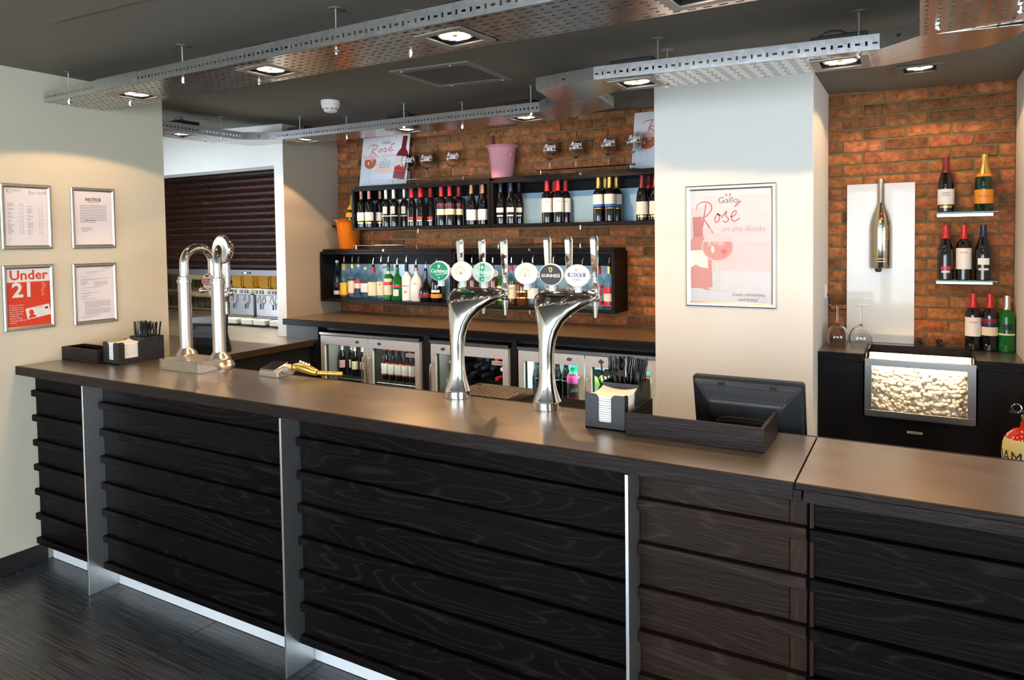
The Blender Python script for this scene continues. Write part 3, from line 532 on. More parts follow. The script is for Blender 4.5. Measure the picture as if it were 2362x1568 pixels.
# spirits
CREAML=CRL
sp=[({'k':'slim','g':CLR,'cap':(.29,WHP),'l':((.09,.13,INK,.9),(.03,.062,GRL)),'n':'spirit_bottle'},-4.365,'slim clear spirit bottle with white cap, leftmost'),
({'k':'spirit','g':CLR,'cap':(.225,YEL),'l':((.03,.125,YEL),(.02,.03,RED)),'spout':1,'n':'spirit_bottle','fill':(.12,BRN)},-4.283,'clear spirit bottle with bright yellow label'),
({'k':'spirit','g':CLR,'cap':(.24,GOLD),'l':((.045,.14,CRL),(.145,.155,INK)),'spout':1,'n':'spirit_bottle'},-4.190,'clear spirit bottle with cream label and gold neck'),
({'k':'spirit','g':BLU,'cap':(.25,WHP),'l':((.125,.145,RED),(.085,.122,WHP),(.03,.08,NAVY,.9)),'spout':1,'n':'spirit_bottle'},-4.120,'pale blue spirit bottle with red white and navy label'),
({'k':'round','g':CLR,'cap':(.23,WHP),'l':((.055,.125,WHP,1.0),),'n':'spirit_bottle'},-4.040,'stout clear spirit bottle with white stopper and white label'),
({'k':'round','g':CLR,'cap':(.205,RED),'l':((.03,.135,CRL),),'spout':1,'n':'spirit_bottle'},-3.958,'clear spirit bottle with red neck and cream label'),
({'k':'spirit','g':CLR,'l':((.035,.14,CRL),),'spout':1,'n':'spirit_bottle','t':(("M'S",.118,.016,RED),)},-3.872,'clear spirit bottle with cream label and red lettering'),
({'k':'spirit','g':GRN,'cap':(.25,REDD),'l':((.20,.22,CRL),(.14,.165,CRL,1.0),(.115,.138,RED),(.04,.114,CRL)),'spout':1,'n':'vermouth_bottle'},-3.795,'bright green bottle with tall cream and red label'),
({'k':'round','g':GRN,'l':((.10,.115,RED),(.035,.085,WHP,.5)),'spout':1,'n':'vermouth_bottle'},-3.704,'bright green bottle with red band and small white label'),
({'k':'spirit','g':WHB,'cap':(.22,BP),'l':((.06,.075,ORNG,.35),),'spout':1,'n':'liqueur_bottle','t':(('MALIBU',.112,.0155,INK),)},-3.608,'white bottle with black neck and an orange mark'),
({'k':'round','g':WHB,'cap':(.225,COPP),'l':((.035,.037,GRL,1.0),),'spout':1,'n':'liqueur_bottle','t':(('KERS',.13,.016,RED),)},-3.510,'white bottle with copper neck and red lettering'),
({'k':'globe','g':DKG,'l':((.03,.06,REDD),),'spout':1,'n':'liqueur_bottle'},-3.417,'squat dark round liqueur bottle with dark red label'),
({'k':'round','g':DKG,'l':((.07,.09,WHP,.8),(.03,.06,ORNG)),'spout':1,'n':'liqueur_bottle'},-3.31,'dark bottle with orange label beside the left beer font'),
({'k':'spirit','g':BRN,'l':((.05,.11,CRL),),'spout':1,'n':'spirit_bottle'},-2.975,'amber spirit bottle behind the left white badge'),
({'k':'spirit','g':DKG,'l':((.09,.12,REDD),),'spout':1,'n':'spirit_bottle'},-2.875,'dark spirit bottle behind the second green badge'),
({'k':'spirit','g':BRN,'l':((.05,.12,ORNG),),'spout':1,'n':'spirit_bottle'},-2.787,'amber spirit bottle with orange label behind the font taps'),
({'k':'round','g':GRN,'l':((.03,.13,CRL),),'n':'spirit_bottle'},-2.695,'green bottle with cream label between the two beer fonts'),
({'k':'spirit','g':CLR,'cap':(.235,RED),'l':((.045,.14,CRL),),'spout':1,'n':'spirit_bottle','fill':(.14,BRN),'t':(("BELL'S",.115,.019,INK),)},-2.625,'whisky bottle with red neck and cream label between the two fonts'),
({'k':'round','g':BRN,'l':((.05,.058,GOLD),(.09,.10,GOLD)),'spout':1,'n':'spirit_bottle'},-2.532,'amber decanter style bottle just left of the right font'),
({'k':'spirit','g':CLR,'l':((.05,.12,WLBL),),'spout':1,'n':'spirit_bottle'},-2.445,'clear bottle with white label behind the right font'),
({'k':'spirit','g':CLR,'l':((.05,.12,BLUE),),'spout':1,'n':'spirit_bottle'},-2.277,'clear bottle with blue label behind the black badge'),
({'k':'round','g':CLR,'l':((.05,.12,GRL),),'spout':1,'n':'spirit_bottle'},-2.05,'clear bottle with grey label behind the rightmost badge'),
({'k':'spirit','g':BLU,'cap':(.222,RED),'l':((.13,.15,RED,.9),(.085,.125,RED,.6),(.025,.05,RED)),'spout':1,'n':'spirit_bottle'},-1.925,'pale blue vodka bottle with red neck and red labels'),
({'k':'spirit','g':CLR,'cap':(.225,GOLD),'l':((.10,.14,RED),(.05,.098,WLBL),(.02,.045,RED)),'spout':1,'n':'spirit_bottle'},-1.846,'clear bottle with gold neck and red labels at the right end')]
for s_,x,l in sp: bottle(s_,(x,4.56,1.2445),l+(' in the lower left wall box' if x>-9 and x<-3.1 else ' on the lower shelf'),group='spirit bottles in the lower wall boxes',rz=LK,sc=1.08 if s_['k']!='slim' else 1.05)
# alcove bottles
Z1,Z2,Z3=1.8515,1.4775,1.0955
bottle(dict(DB,t=(('Casillero',.105,.011,INK),('del Diablo',.092,.0095,INK))),(.130,4.60,Z1),'dark red wine bottle with white label on the upper glass shelf')
bottle({'k':'champ','g':GRND,'cap':(.20,GOLD),'l':((.185,.205,ORNG),(.04,.115,ORNG)),'t':(('Veuve Clicquot',.08,.0095,INK),),'n':'champagne_bottle'},(.305,4.60,Z1),'champagne bottle with gold neck and orange label on the upper glass shelf')
bottle(dict(RB),(.131,4.60,Z2),'sloping dark wine bottle with red cap, left on the lower glass shelf')
bottle(dict(PB,l=((.06,.175,WLBL),)),(.216,4.60,Z2),'red capped wine bottle with tall white label in the middle of the lower glass shelf')
bottle(dict(NB),(.305,4.60,Z2),'navy capped wine bottle at the right of the lower glass shelf')
bottle(dict(PB),(.262,4.60,Z3),'red capped wine bottle with white label, left of the three on the alcove counter',sc=1.03)
bottle(dict(CB),(.338,4.60,Z3),'wine bottle with cream red and navy label, middle of the three on the alcove counter',sc=1.03)
bottle({'k':'bord','g':GRN,'cap':(.225,SILV),'l':((.09,.10,CRL),(.12,.15,BP,.6))},(.414,4.60,Z3),'green wine bottle with silver cap, right of the three on the alcove counter')
# fridge bottles
fo=thing
FZ=.659
BA={'k':'beerl','g':DKG,'cap':(.20,SILV),'l':((.06,.12,ROSEL,.8),),'n':'beer_bottle'}; BAy=dict(BA,l=((.055,.12,CRL,.8),))
for i,(x,sp_) in enumerate(((-4.035,BA),(-3.975,BAy),(-3.90,BAy),(-3.815,BA),(-3.74,BA))): bottle(sp_,(x,4.25+(.05 if i==1 else 0),FZ),'%s foil necked beer bottle in the left fridge door'%(('leftmost','second','third','fourth','rightmost')[i]),group='foil necked beers in the fridge',rz=.7)
BR={'k':'beer','g':DKG,'cap':(.208,RED),'l':((.045,.115,WLBL),(.037,.043,RED),(.117,.123,RED)),'n':'beer_bottle'}
for i in range(5): bottle(BR,(-3.575+i*.0665,4.24,FZ),'%s beer bottle of the red and white labelled row in the fridge'%(('leftmost','second','third','fourth','rightmost')[i]),group='red and white labelled beers',rz=.5,sc=1.12)
CO={'k':'cola','g':DKG,'cap':(.192,RED),'l':((.12,.165,CLR),),'n':'cola_bottle','t':(('Coca-Cola',.108,.011,WHP),)}
for i,x in enumerate((-2.245,-2.17,-2.10,-2.035)): bottle(CO,(x,4.25,FZ),'%s dark cola bottle in the lit fridge'%(('leftmost','second','third','rightmost')[i]),group='cola bottles in the lit fridge',rz=.4,sc=1.22)
JO={'k':'wide','g':DKRED,'cap':(.135,GREEN),'l':((.09,.125,PINK),(.03,.085,INK,1.1)),'n':'juice_bottle','t':(('J2O',.058,.020,WHP),)}
bottle(JO,(-1.963,4.22,FZ),'pink and black labelled juice bottle in the lit fridge',rz=.4,sc=1.4)
bottle({'k':'wide','g':GREENL,'cap':(.145,GREEN),'l':((.04,.09,TEALL),),'n':'juice_bottle'},(-1.79,4.22,FZ),'lime green juice bottle in the lit fridge behind the straws',rz=.3,sc=1.35)
OJ=mat('orange_juice',(.80,.42,.03),.15,coat=.4,noise=.05)
for i,x in enumerate((-1.51,-1.435)): bottle({'k':'wide','g':OJ,'cap':(.142,GREEN),'l':((.115,.138,YEL),),'n':'juice_bottle'},(x,4.24,FZ),('left','right')[i]+' orange juice bottle in the lit fridge',rz=.3,sc=1.42)
# wine bottles lying in the middle fridge: ends towards the door
k=0
for (x,z,mt) in ((-2.64,.885,NAVY),(-2.565,.888,RED),(-2.60,.825,BP),(-2.68,.818,NAVY),(-2.52,.823,GRL),(-2.565,.752,RED),(-2.74,.828,BP),(-2.775,.770,BP),(-2.68,.765,BP),(-2.955,.84,GRL),(-2.90,.78,BP),(-2.985,.70,WHP),(-2.85,.72,BP)):
    k+=1; o=inst(MEC[('body','bord',DKG.name)],'wine_bottle',None,(x,4.53,z)); o.rotation_euler=(R(90),0,0)
    tag(o,'%s capped wine bottle lying in the middle fridge at %s'%({NAVY.name:'navy',RED.name:'red',BP.name:'black',GRL.name:'grey',WHP.name:'white'}[mt.name],('upper right','top right corner','centre right','upper centre','far right','lower right','upper middle','middle','lower middle','far left','left of centre','bottom left','bottom')[k-1]),'bottle','wine bottles lying in the fridge')
    inst(shell('bord',.235,.300,mt,None,.0012,True),'capsule',o)
# ---------------------------------------------------------------- glassware
GOB=B().lathe([(0,0),(.036,0),(.036,.002),(.006,.006),(.004,.012),(.0042,.085),(.010,.092),(.030,.102),(.044,.122),(.049,.145),(.046,.170),(.036,.192),(.0345,.192),(.0445,.170),(.0472,.145),(.042,.124),(.028,.105),(.008,.096),(0,.095)],28).mesh('goblet',GLASS)
SCR=mat('white_glass_print',(.9,.88,.86),.5,noise=.02)
def glass(loc,label,printed=True,flip=False,sc=1.25,group=None):
    o=inst(GOB,'balloon_glass',None,loc); o.scale=(sc,)*3; tag(o,label,'glass',group)
    if flip: o.rotation_euler=(math.pi,0,0)
    if printed:
        if 'gp' not in MEC:
            b=B()
            for t,z,s in (('Ros\u00e9',.160,.032),('on the Rocks',.138,.014)):
                v,f=text2d(t,s,shear=.4,bold=.012); b.add([(.0495*math.sin(x/.0495),-.0495*math.cos(x/.0495),z+y) for x,y in v],f)
            MEC['gp']=b.mesh('lettering',SCR,smooth=False)
        inst(MEC['gp'],'lettering',o,rz=.45)
    return o
for i,x in enumerate((-3.565,-3.385,-3.135)): glass((x,4.56,2.1855),('left','middle','right')[i]+' balloon glass behind the left gallery rail beside the small poster',group='printed balloon glasses on the shelf top')
for i,x in enumerate((-2.295,-2.09,-1.848)): glass((x,4.56,2.1855),('left','middle','right')[i]+' balloon glass behind the right gallery rail',group='printed balloon glasses on the shelf top')
glass((-1.64,4.49,2.1855),'balloon glass in front of the poster half hidden by the pillar',sc=1.25)
glass((-.398,4.42,1.096+.24),'left upside down wine glass on the alcove counter',False,True); glass((-.278,4.42,1.096+.24),'right upside down wine glass on the alcove counter',False,True)
# pink and orange coolers
PKM=mat('frosted_pink',(.80,.36,.42),.35,noise=.04,trans=.25,ior=1.2); ORM=mat('orange_acrylic',(.80,.20,.012),.12,trans=.2,ior=1.2,coat=.5,noise=.04)
w=thing('wine_cooler','frosted pink ice bucket on top of the upper shelf','ice bucket',(-2.70,4.575,2.1855))
B().lathe([(0,0),(.072,0),(.080,.01),(.100,.20),(.108,.225),(.128,.240),(.126,.243),(.104,.228),(.095,.20),(.076,.012),(0,.012)],32,c=(-2.70,4.575,2.1855)).build('bucket',PKM,w)
for s in (-1,1):
    a=.55 if s>0 else .55+math.pi; p0=Vector((-2.70+.1*math.cos(a)*1,4.575+.1*math.sin(a)*-1*1,2.1855+.165)); d=Vector((math.cos(a),-math.sin(a),0)); B().tube([p0,p0+d*.022,p0+d*.024,p0+d*.034,p0+d*.036],[.008,.008,.016,.016,.012],12).build('knob',PKM,w)
pb=bottle({'k':'bord','g':DKRED,'cap':(.225,DKRED)},(-2.745,4.575,2.21),'dark rose wine bottle standing in the pink ice bucket',rz=0); pb.rotation_euler=(0,R(-7),0)
w=thing('wine_cooler','shiny orange ice bucket at the left end of the lower wall box','ice bucket',(-4.225,4.565,1.6655))
B().lathe([(0,0),(.074,0),(.082,.012),(.102,.20),(.112,.232),(.130,.245),(.128,.248),(.106,.236),(.097,.20),(.078,.014),(0,.014)],32,c=(-4.225,4.565,1.6655)).build('bucket',ORM,w)
B().cyl((-4.295,4.49,1.865),(-4.32,4.465,1.865),.012,n=10).build('knob',CHROME,w)
ob=bottle({'k':'champ','g':GRND,'cap':(.20,GOLD),'l':((.185,.205,ORNG),(.12,.16,ORNG,1.2))},(-4.215,4.57,1.815),'champagne bottle leaning in the orange ice bucket',name='champagne_bottle',rz=.35); ob.rotation_euler=(R(-2),R(4),.35)
# ---------------------------------------------------------------- cable trays with downlights
DZ=.16; HS=.056
def tz(x): return ceil_z(x)-DZ
def perf(b,o,u,v,nu,nv,cu,cv,slot,skip=None,alt=False):
    """sheet of nu x nv cells with a slot cut in each; o,u,v world vectors"""
    for j in range(nv):
        for i in range(nu):
            a0=i*cu;b0=j*cv; cx=a0+cu/2; cy=b0+cv/2
            if skip and skip(cx,cy): continue
            q=[(a0,b0),(a0+cu,b0),(a0+cu,b0+cv),(a0,b0+cv)]
            if alt: sw,sh=(slot if i%2==0 else (slot[1],slot[0]*.95))
            else:
                sw,sh=slot
                if j%2: cx+=0; sw,sh=(slot[0]*.35,slot[1]*1.3) if (i+j)%2 else slot
            h=[(cx-sw/2,cy-sh/2),(cx+sw/2,cy-sh/2),(cx+sw/2,cy+sh/2),(cx-sw/2,cy+sh/2)]
            b.add([o+u*x+v*y for x,y in q+h],[(0,1,5,4),(1,2,6,5),(2,3,7,6),(3,0,4,7)])
    return b
def W3(x,y,d=0): return Vector((x,y,tz(x)+d))
def solid(o,t=.0016):
    md=o.modifiers.new('sheet','SOLIDIFY'); md.thickness=t; md.offset=0; return o
def tray(label,p0,p1,width,lamps,rods,name='cable_tray'):
    """front edge p0->p1 (plan), sheet extends width to the left-hand side (away from the camera)"""
    root=thing(name,label,'cable tray',W3(*p0)); a=W3(*p0);e=W3(*p1); L_=(e-a).length; u=(e-a)/L_; hv=Vector((-u.y,u.x,0)).normalized(); zv=Vector((0,0,1))
    nu=round(L_/.048); cu=L_/nu; nv=9; cv=width/nv
    loc=[]
    for lx,ly in lamps:
        q=Vector((lx,ly,0))-Vector((a.x,a.y,0)); loc.append((q.dot(u),q.dot(hv)))
    sk=lambda x,y:any(abs(x-lx)<.098 and abs(y-ly)<.098 for lx,ly in loc)
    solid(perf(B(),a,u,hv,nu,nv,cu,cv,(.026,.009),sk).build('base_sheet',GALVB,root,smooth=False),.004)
    for k,(off,nm) in enumerate(((0,'front_side'),(width,'back_side'))):
        b=B(); o=a+hv*off
        n2=round(L_/.029); c2=L_/n2
        b.add([o,o+u*L_,o+u*L_+zv*.012,o+zv*.012],[(0,1,2,3)]); perf(b,o+zv*.012,u,zv,n2,1,c2,.024,(.017,.008),None,True); b.add([o+zv*.036,o+u*L_+zv*.036,o+u*L_+zv*HS,o+zv*HS],[(0,1,2,3)])
        inn=hv*(.012 if off==0 else -.012); b.add([o+zv*HS,o+u*L_+zv*HS,o+u*L_+zv*HS+inn,o+zv*HS+inn],[(0,1,2,3)])
        solid(b.build(nm,GALV,root,smooth=False))
    for rx,ry in rods: rod(root,rx,ry)
    return root
def rod(root,x,y):
    r=B().cyl((x,y,tz(x)-.012),(x,y,ceil_z(x)-.0005),.0036,n=8).build('hanger_rod',GALV,root); zc=ceil_z(x)
    B().cyl((x,y,zc-.004),(x,y,zc-.0005),.030,n=18).build('ceiling_plate',mat('dark_plate',(.16,.16,.15),.5,.4,noise=.1),r)
    b=B().cyl((x,y,tz(x)-.009),(x,y,tz(x)-.002),.009,n=6).cyl((x,y,tz(x)-.014),(x,y,tz(x)-.009),.006,n=8); b.build('nut',CHROME,r)
def elbow(root,poly,sides,slots):
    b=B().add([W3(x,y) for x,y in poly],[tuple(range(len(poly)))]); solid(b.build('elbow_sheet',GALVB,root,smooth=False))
    for (x0,y0),(x1,y1) in sides:
        q=[W3(x0,y0),W3(x1,y1)]; s=B().add([q[0],q[1],q[1]+Vector((0,0,HS)),q[0]+Vector((0,0,HS))],[(0,1,2,3)]); s=solid(s.build('elbow_side',GALV,root,smooth=False))
        m=(q[0]+q[1])/2; d=(q[1]-q[0]).normalized(); n=Vector((d.y,-d.x,0)); z=Vector((0,0,1))
        pts=[m+d*(sx*.009)+z*(.026+sz*.004)+n*o for o in (-.0025,.0025) for sx,sz in ((-1,-1),(1,-1),(1,1),(-1,1))]; B().add(pts,[(0,3,2,1),(4,5,6,7),(0,1,5,4),(1,2,6,5),(2,3,7,6),(3,0,4,7)]).build('slot',BP,s)
    b=B()
    for x,y,dx,dy in slots:
        d=Vector((dx,dy,0)).normalized(); n=Vector((-d.y,d.x,0)); p=W3(x,y,-.0012)
        b.add([p+d*.011+n*.003,p-d*.011+n*.003,p-d*.011-n*.003,p+d*.011-n*.003],[(0,1,2,3)])
    if slots: tag(b.build('slots',WHP if False else mat('slot_edge',(.75,.75,.74),.25,1,noise=.05),root,smooth=False),kind='stuff')
LENS=None
def lens_mat():
    m=bpy.data.materials.new('lamp_glow'); m.use_nodes=True; nt=m.node_tree; p=nt.nodes['Principled BSDF']; N=nt.nodes.new; L=nt.links.new
    tc=N('ShaderNodeTexCoord'); nz=N('ShaderNodeTexNoise'); nz.inputs['Scale'].default_value=30; L(tc.outputs['Object'],nz.inputs[0])
    cr=N('ShaderNodeValToRGB'); cr.color_ramp.elements[0].color=(1,.62,.34,1); cr.color_ramp.elements[1].color=(1,.80,.56,1); L(nz.outputs[0],cr.inputs[0]); L(cr.outputs[0],p.inputs['Emission Color']); p.inputs['Emission Strength'].default_value=2.6; p.inputs['Base Color'].default_value=(.8,.7,.6,1); MC['lens']=m; return m
LENS=lens_mat(); HOT=mat('lamp_hot',(1,.9,.74),.4,emit=5); LENS.cycles.emission_sampling='NONE'; HOT.cycles.emission_sampling='NONE'; BEZ=mat('downlight_bezel',(.30,.27,.235),.45,.3,noise=.04)
DM={}
def downlight(label,x,y,rz=0,z=None,housing=True,bezel=None,cable=False,cut=142,pw=1):
    z=tz(x) if z is None else z
    d=thing('downlight',label,'downlight',(x,y,z),'recessed square downlights',rz=rz)
    if not DM:
        def ring(a,b_,z0,z1):
            q=B()
            for s in ((-a,a,-a,-b_),(-a,a,b_,a),(-a,-b_,-b_,b_),(b_,a,-b_,b_)): q.box(s[0],s[1],s[2],s[3],z0,z1)
            return q
        DM['bezel']=ring(.103,.073,-.006,-.0012).mesh('bezel',BEZ,smooth=False)
        q=ring(.0768,.0730,-.0011,.06); q.box(-.0768,.0768,-.0768,.0768,.0601,.063); DM['recess']=q.mesh('recess',BP,smooth=False)
        DM['ring']=B().lathe([(.060,.0),(.064,.002),(.064,.012),(.057,.020),(.054,.012),(.056,.002),(.060,.0)],32).mesh('lamp_ring',CHROME)
        DM['refl']=B().lathe([(.0545,.008),(.044,.020),(.026,.030),(.012,.034),(0,.034)],28).mesh('reflector',LENS)
        DM['hot']=B().lathe([(.0535,.0075),(.047,.0045),(.040,.0065),(.047,.010),(.0535,.0075)],28).mesh('glow_ring',HOT)
        DM['cap']=B().lathe([(0,.0),(.009,.001),(.011,.006),(.009,.02),(0,.03)],14).mesh('bulb_cap',mat('bulb_cap',(.55,.30,.16),.4,.6,noise=.05))
        DM['house']=B().box(-.10,.10,-.085,.085,.064,.092).mesh('housing',BP,bev=.004)
    if bezel: o=inst(DM['bezel'].copy(),'bezel',d); o.data.materials[0]=bezel
    else: inst(DM['bezel'],'bezel',d)
    inst(DM['recess'],'recess',d); l=inst(DM['ring'],'lamp_ring',d,(0,0,.002)); inst(DM['refl'],'reflector',l); inst(DM['hot'],'glow_ring',l); inst(DM['cap'],'bulb_cap',l,(0,0,.002))
    if housing: inst(DM['house'],'housing',d)
    if cable: B().tube([(-.09,0,.09),(-.075,0,.115),(-.04,0,.13),(0,0,.125),(.03,0,.105),(.04,0,.09)],.004,8).build('cable',BP,d,local=True)
    for nm,en,sz,bl in (('beam',BEAM*pw,R(56),1),('spill',SPILL*pw,R(cut),.06)):
        ld=bpy.data.lights.new(nm,'SPOT'); ld.energy=en; ld.spot_size=sz; ld.spot_blend=bl; ld.color=WARM; ld.shadow_soft_size=.02
        lo=link(bpy.data.objects.new(nm+'_light',ld)); lo.parent=d; lo.location=(0,0,-.008)
    return d
F1=lambda x:1.86-.075*(x+.6)
t1=tray('long perforated steel tray hanging over the front of the bar',(-4.165,F1(-4.165)),(-.12,F1(-.12)),.31,((-3.50,2.235),(-2.42,2.155),(-1.415,2.085),(-.55,2.02)),((-4.04,2.19),(-2.953,2.114),(-1.927,2.037),(-3.78,2.375),(-2.66,2.30),(-1.70,2.20)))
# plain coupler plate on the front side
cp=[W3(x,F1(x)-.004) for x in (-3.60,-3.21)]; solid(B().add([cp[0],cp[1],cp[1]+Vector((0,0,HS+.002)),cp[0]+Vector((0,0,HS+.002))],[(0,1,2,3)]).build('coupler_plate',GALV,t1,smooth=False))
F3=lambda x:3.616-.105*(x+1.885)
t3=tray('perforated steel tray hanging in front of the brick wall above the shelves',(-4.30,F3(-4.30)),(-1.885,F3(-1.885)),.29,((-4.12,3.985),(-3.05,3.885),(-2.06,3.785)),((-2.971,3.76),(-4.049,3.87),(-1.96,3.66),(-2.62,3.93),(-3.72,4.02)))
elbow(t3,[(-1.885,F3(-1.885)),(-1.86,3.90),(-1.455,3.68),(-1.40,3.33),(-1.66,3.39)],(((-1.885,F3(-1.885)),(-1.66,3.39)),((-1.455,3.68),(-1.40,3.33))),[(-1.8+.055*i,3.64-.055*i+.0*j,1,-.2) for i in range(5) for j in (0,)]+[(-1.80+.06*i,3.78-.03*i,1,-.1) for i in range(6)]+[(-1.62+.05*i,3.50,1,0) for i in range(4)])
t2=tray('perforated steel tray with downlights in front of the white pillar',(-1.263,2.955),(-.127,2.935),.295,((-1.115,3.105),(-.272,3.10)),((-.986,3.012),(-1.002,3.20),(-.20,2.99)))
elbow(t2,[(-1.263,2.955),(-1.60,3.04),(-1.665,3.385),(-1.395,3.325),(-1.262,3.25)],(((-1.60,3.04),(-1.263,2.955)),),[(-1.57+.06*i,3.12+.06*j,1,-.1) for i in range(5) for j in range(3)]+[(-1.35,3.02+.05*i,0,1) for i in range(4)])
elbow(t2,[(-.127,2.935),(.0,2.80),(.31,2.80),(.285,2.95),(.20,3.08),(.07,3.14),(-.123,3.232)],(((-.127,2.935),(.0,2.80)),((.31,2.80),(.20,3.08)),((.20,3.08),(-.123,3.232))),[(-.08,2.97+.05*i,0,1) for i in range(5)]+[(.02+.05*i,2.90+.03*(i%2),1,.1) for i in range(5)]+[(-.02+.035*i,2.95+.03*i,1,1) for i in range(5)])
t5=tray('short perforated steel tray turning toward the viewer at the upper right',(.0,2.80),(.0,1.62),.305,(),((.05,2.70),(.26,2.62),(.27,2.30)),name='cable_tray')
t4=tray('perforated steel tray over the hatch passage behind the left wall',(-4.56,2.88),(-4.555,3.75),.34,((-4.735,3.36),),((-4.60,3.60),(-4.86,3.66)))
elbow(t4,[(-4.555,3.75),(-4.30,F3(-4.30)),(-4.27,4.16),(-4.55,4.22),(-4.82,4.15),(-4.895,3.75)],(((-4.555,3.75),(-4.30,F3(-4.30))),((-4.82,4.15),(-4.27,4.16))),[(-4.60-.04*i,3.80+.04*i,-1,1) for i in range(5)]+[(-4.42,3.9+.04*i,0,1) for i in range(5)])
a1=math.atan(-.075); a3=math.atan(-.105)
for i,(x,y) in enumerate(((-3.50,2.235),(-2.42,2.155),(-1.415,2.085),(-.55,2.02))): downlight('downlight in the long front tray, %s'%(('nearest the left wall','second from the left wall','third from the left wall','cut by the top of the picture')[i]),x,y,a1)
for i,(x,y) in enumerate(((-4.12,3.985),(-3.05,3.885),(-2.06,3.785))): downlight('downlight in the tray before the brick wall, %s'%(('at its left end','above the small poster','at its right end')[i]),x,y,a3,cable=(i==1),cut=(98,142,142)[i],pw=(1.1,1.6,1.6)[i])
downlight('downlight in the pillar tray, above the left edge of the pillar',-1.115,3.105,0); downlight('downlight in the pillar tray, above the right edge of the pillar',-.272,3.10,0,cable=True)
downlight('downlight in the tray over the hatch passage',-4.735,3.36,0,cable=True)
downlight('downlight set flush in the ceiling before the alcove',0.0,4.16,0,z=ceil_z(0)-.0015,housing=False,bezel=CEIL,pw=.6)
# ---------------------------------------------------------------- ceiling grille and smoke detector
gr=thing('ceiling_vent','square perforated ceiling vent between the trays','vent',(-2.19,3.2,ceil_z(-2.19)))
def ccz(x,y,d): return Vector((x,y,ceil_z(x)-d))
GF=mat('vent_frame',(.24,.23,.21),.5,.3,noise=.05); GM=mat('vent_mesh',(.10,.10,.09),.5,.3,noise=.05); x0,x1,y0,y1=-2.44,-1.94,2.965,3.425
for a,b_,c0,d0 in ((x0,x1,y0,y0+.045),(x0,x1,y1-.045,y1),(x0,x0+.045,y0+.045,y1-.045),(x1-.045,x1,y0+.045,y1-.045)): slab(a,b_,c0,d0,-.008,-.0005).build('frame_bar',GF,gr)
n=26; cu=(x1-x0-.09)/n; cv=(y1-y0-.09)/n
solid(perf(B(),ccz(x0+.045,y0+.045,.005),Vector((1,0,-.0275)),Vector((0,1,0)),n,n,cu,cv,(.0105,.0095)).build('mesh_plate',GM,gr,smooth=False),.001)
slab(x0+.045,x1-.045,y0+.045,y1-.045,-.0007,-.0004).build('backing',BP,gr)
for a,b_ in ((x0+.07,y0+.02),(x1-.12,y0+.02),(x0+.10,y1-.02),(x1-.06,y1-.02)): B().lathe([(0,-.004),(.006,-.003),(.008,0),(0,0)],12,c=(a,b_,ceil_z(a)-.0085)).build('screw',WHP,gr)
sd=thing('smoke_detector','round white smoke detector on the ceiling','smoke detector',(-3.366,3.49,ceil_z(-3.366)-.075))
cz=ceil_z(-3.366)-.0005; WPL=mat('white_plastic',(.80,.77,.74),.4,noise=.02)
B().lathe([(0,0),(.062,0),(.062,-.028),(.060,-.030),(0,-.030)],32,c=(-3.366,3.49,cz)).build('base',WPL,sd); B().lathe([(0,-.0305),(.058,-.0305),(.057,-.046),(.050,-.052),(.042,-.068),(.034,-.074),(0,-.075)],32,c=(-3.366,3.49,cz)).build('head',WPL,sd)
for i in range(10):
    t=2*math.pi*i/10; p=Vector((-3.366+.049*math.cos(t),3.49+.049*math.sin(t),cz-.0575)); d=Vector((-math.sin(t),math.cos(t),0)); n_=Vector((math.cos(t),math.sin(t),-.5)).normalized(); v_=n_.cross(d)
    b=B()
    for k in (-.004,0,.004): q=p+v_*k; b.add([q+d*.010+v_*.0012+n_*.0015,q-d*.010+v_*.0012+n_*.0015,q-d*.010-v_*.0012+n_*.0015,q+d*.010-v_*.0012+n_*.0015],[(0,1,2,3)])
    b.build('vent_slot',GREYP,sd,smooth=False)
# kitchen lamp, lit fridge lamp, and added fills in the other fridges
kl=thing('ceiling_light','strip light over the dispensers beyond the hatch','light',(-5.6,5.0,2.5)); bx(-6.2,-5.0,4.95,5.05,2.5,2.56).build('housing',WPL,kl)
ld=bpy.data.lights.new('kitchen_strip','AREA'); ld.shape='RECTANGLE'; ld.size=1.1; ld.size_y=.08; ld.energy=26; ld.color=(1,.86,.62); lo=link(bpy.data.objects.new('strip_tube',ld)); lo.parent=kl; lo.location=(0,0,-.01)
lo=link(bpy.data.objects.new('fridge_tube_or_fill',fl_)); lo.parent=fC; lo.name='fridge_tube_or_fill'; lo.location=Vector((-1.82,4.2,.962))-WL[fC.name]

for f_k,xc,en,sz in ((fA,-3.61,1.6,.8),(fB,-2.705,.8,.5)):  # added fill lights that brighten the bottles in these two fridges
    l2=fl_.copy(); l2.energy=en; l2.size=sz; l2.color=(1,.95,.85); lo=link(bpy.data.objects.new('fridge_tube_or_fill',l2)); lo.parent=f_k; lo.location=Vector((xc,4.16,.962))-WL[f_k.name]
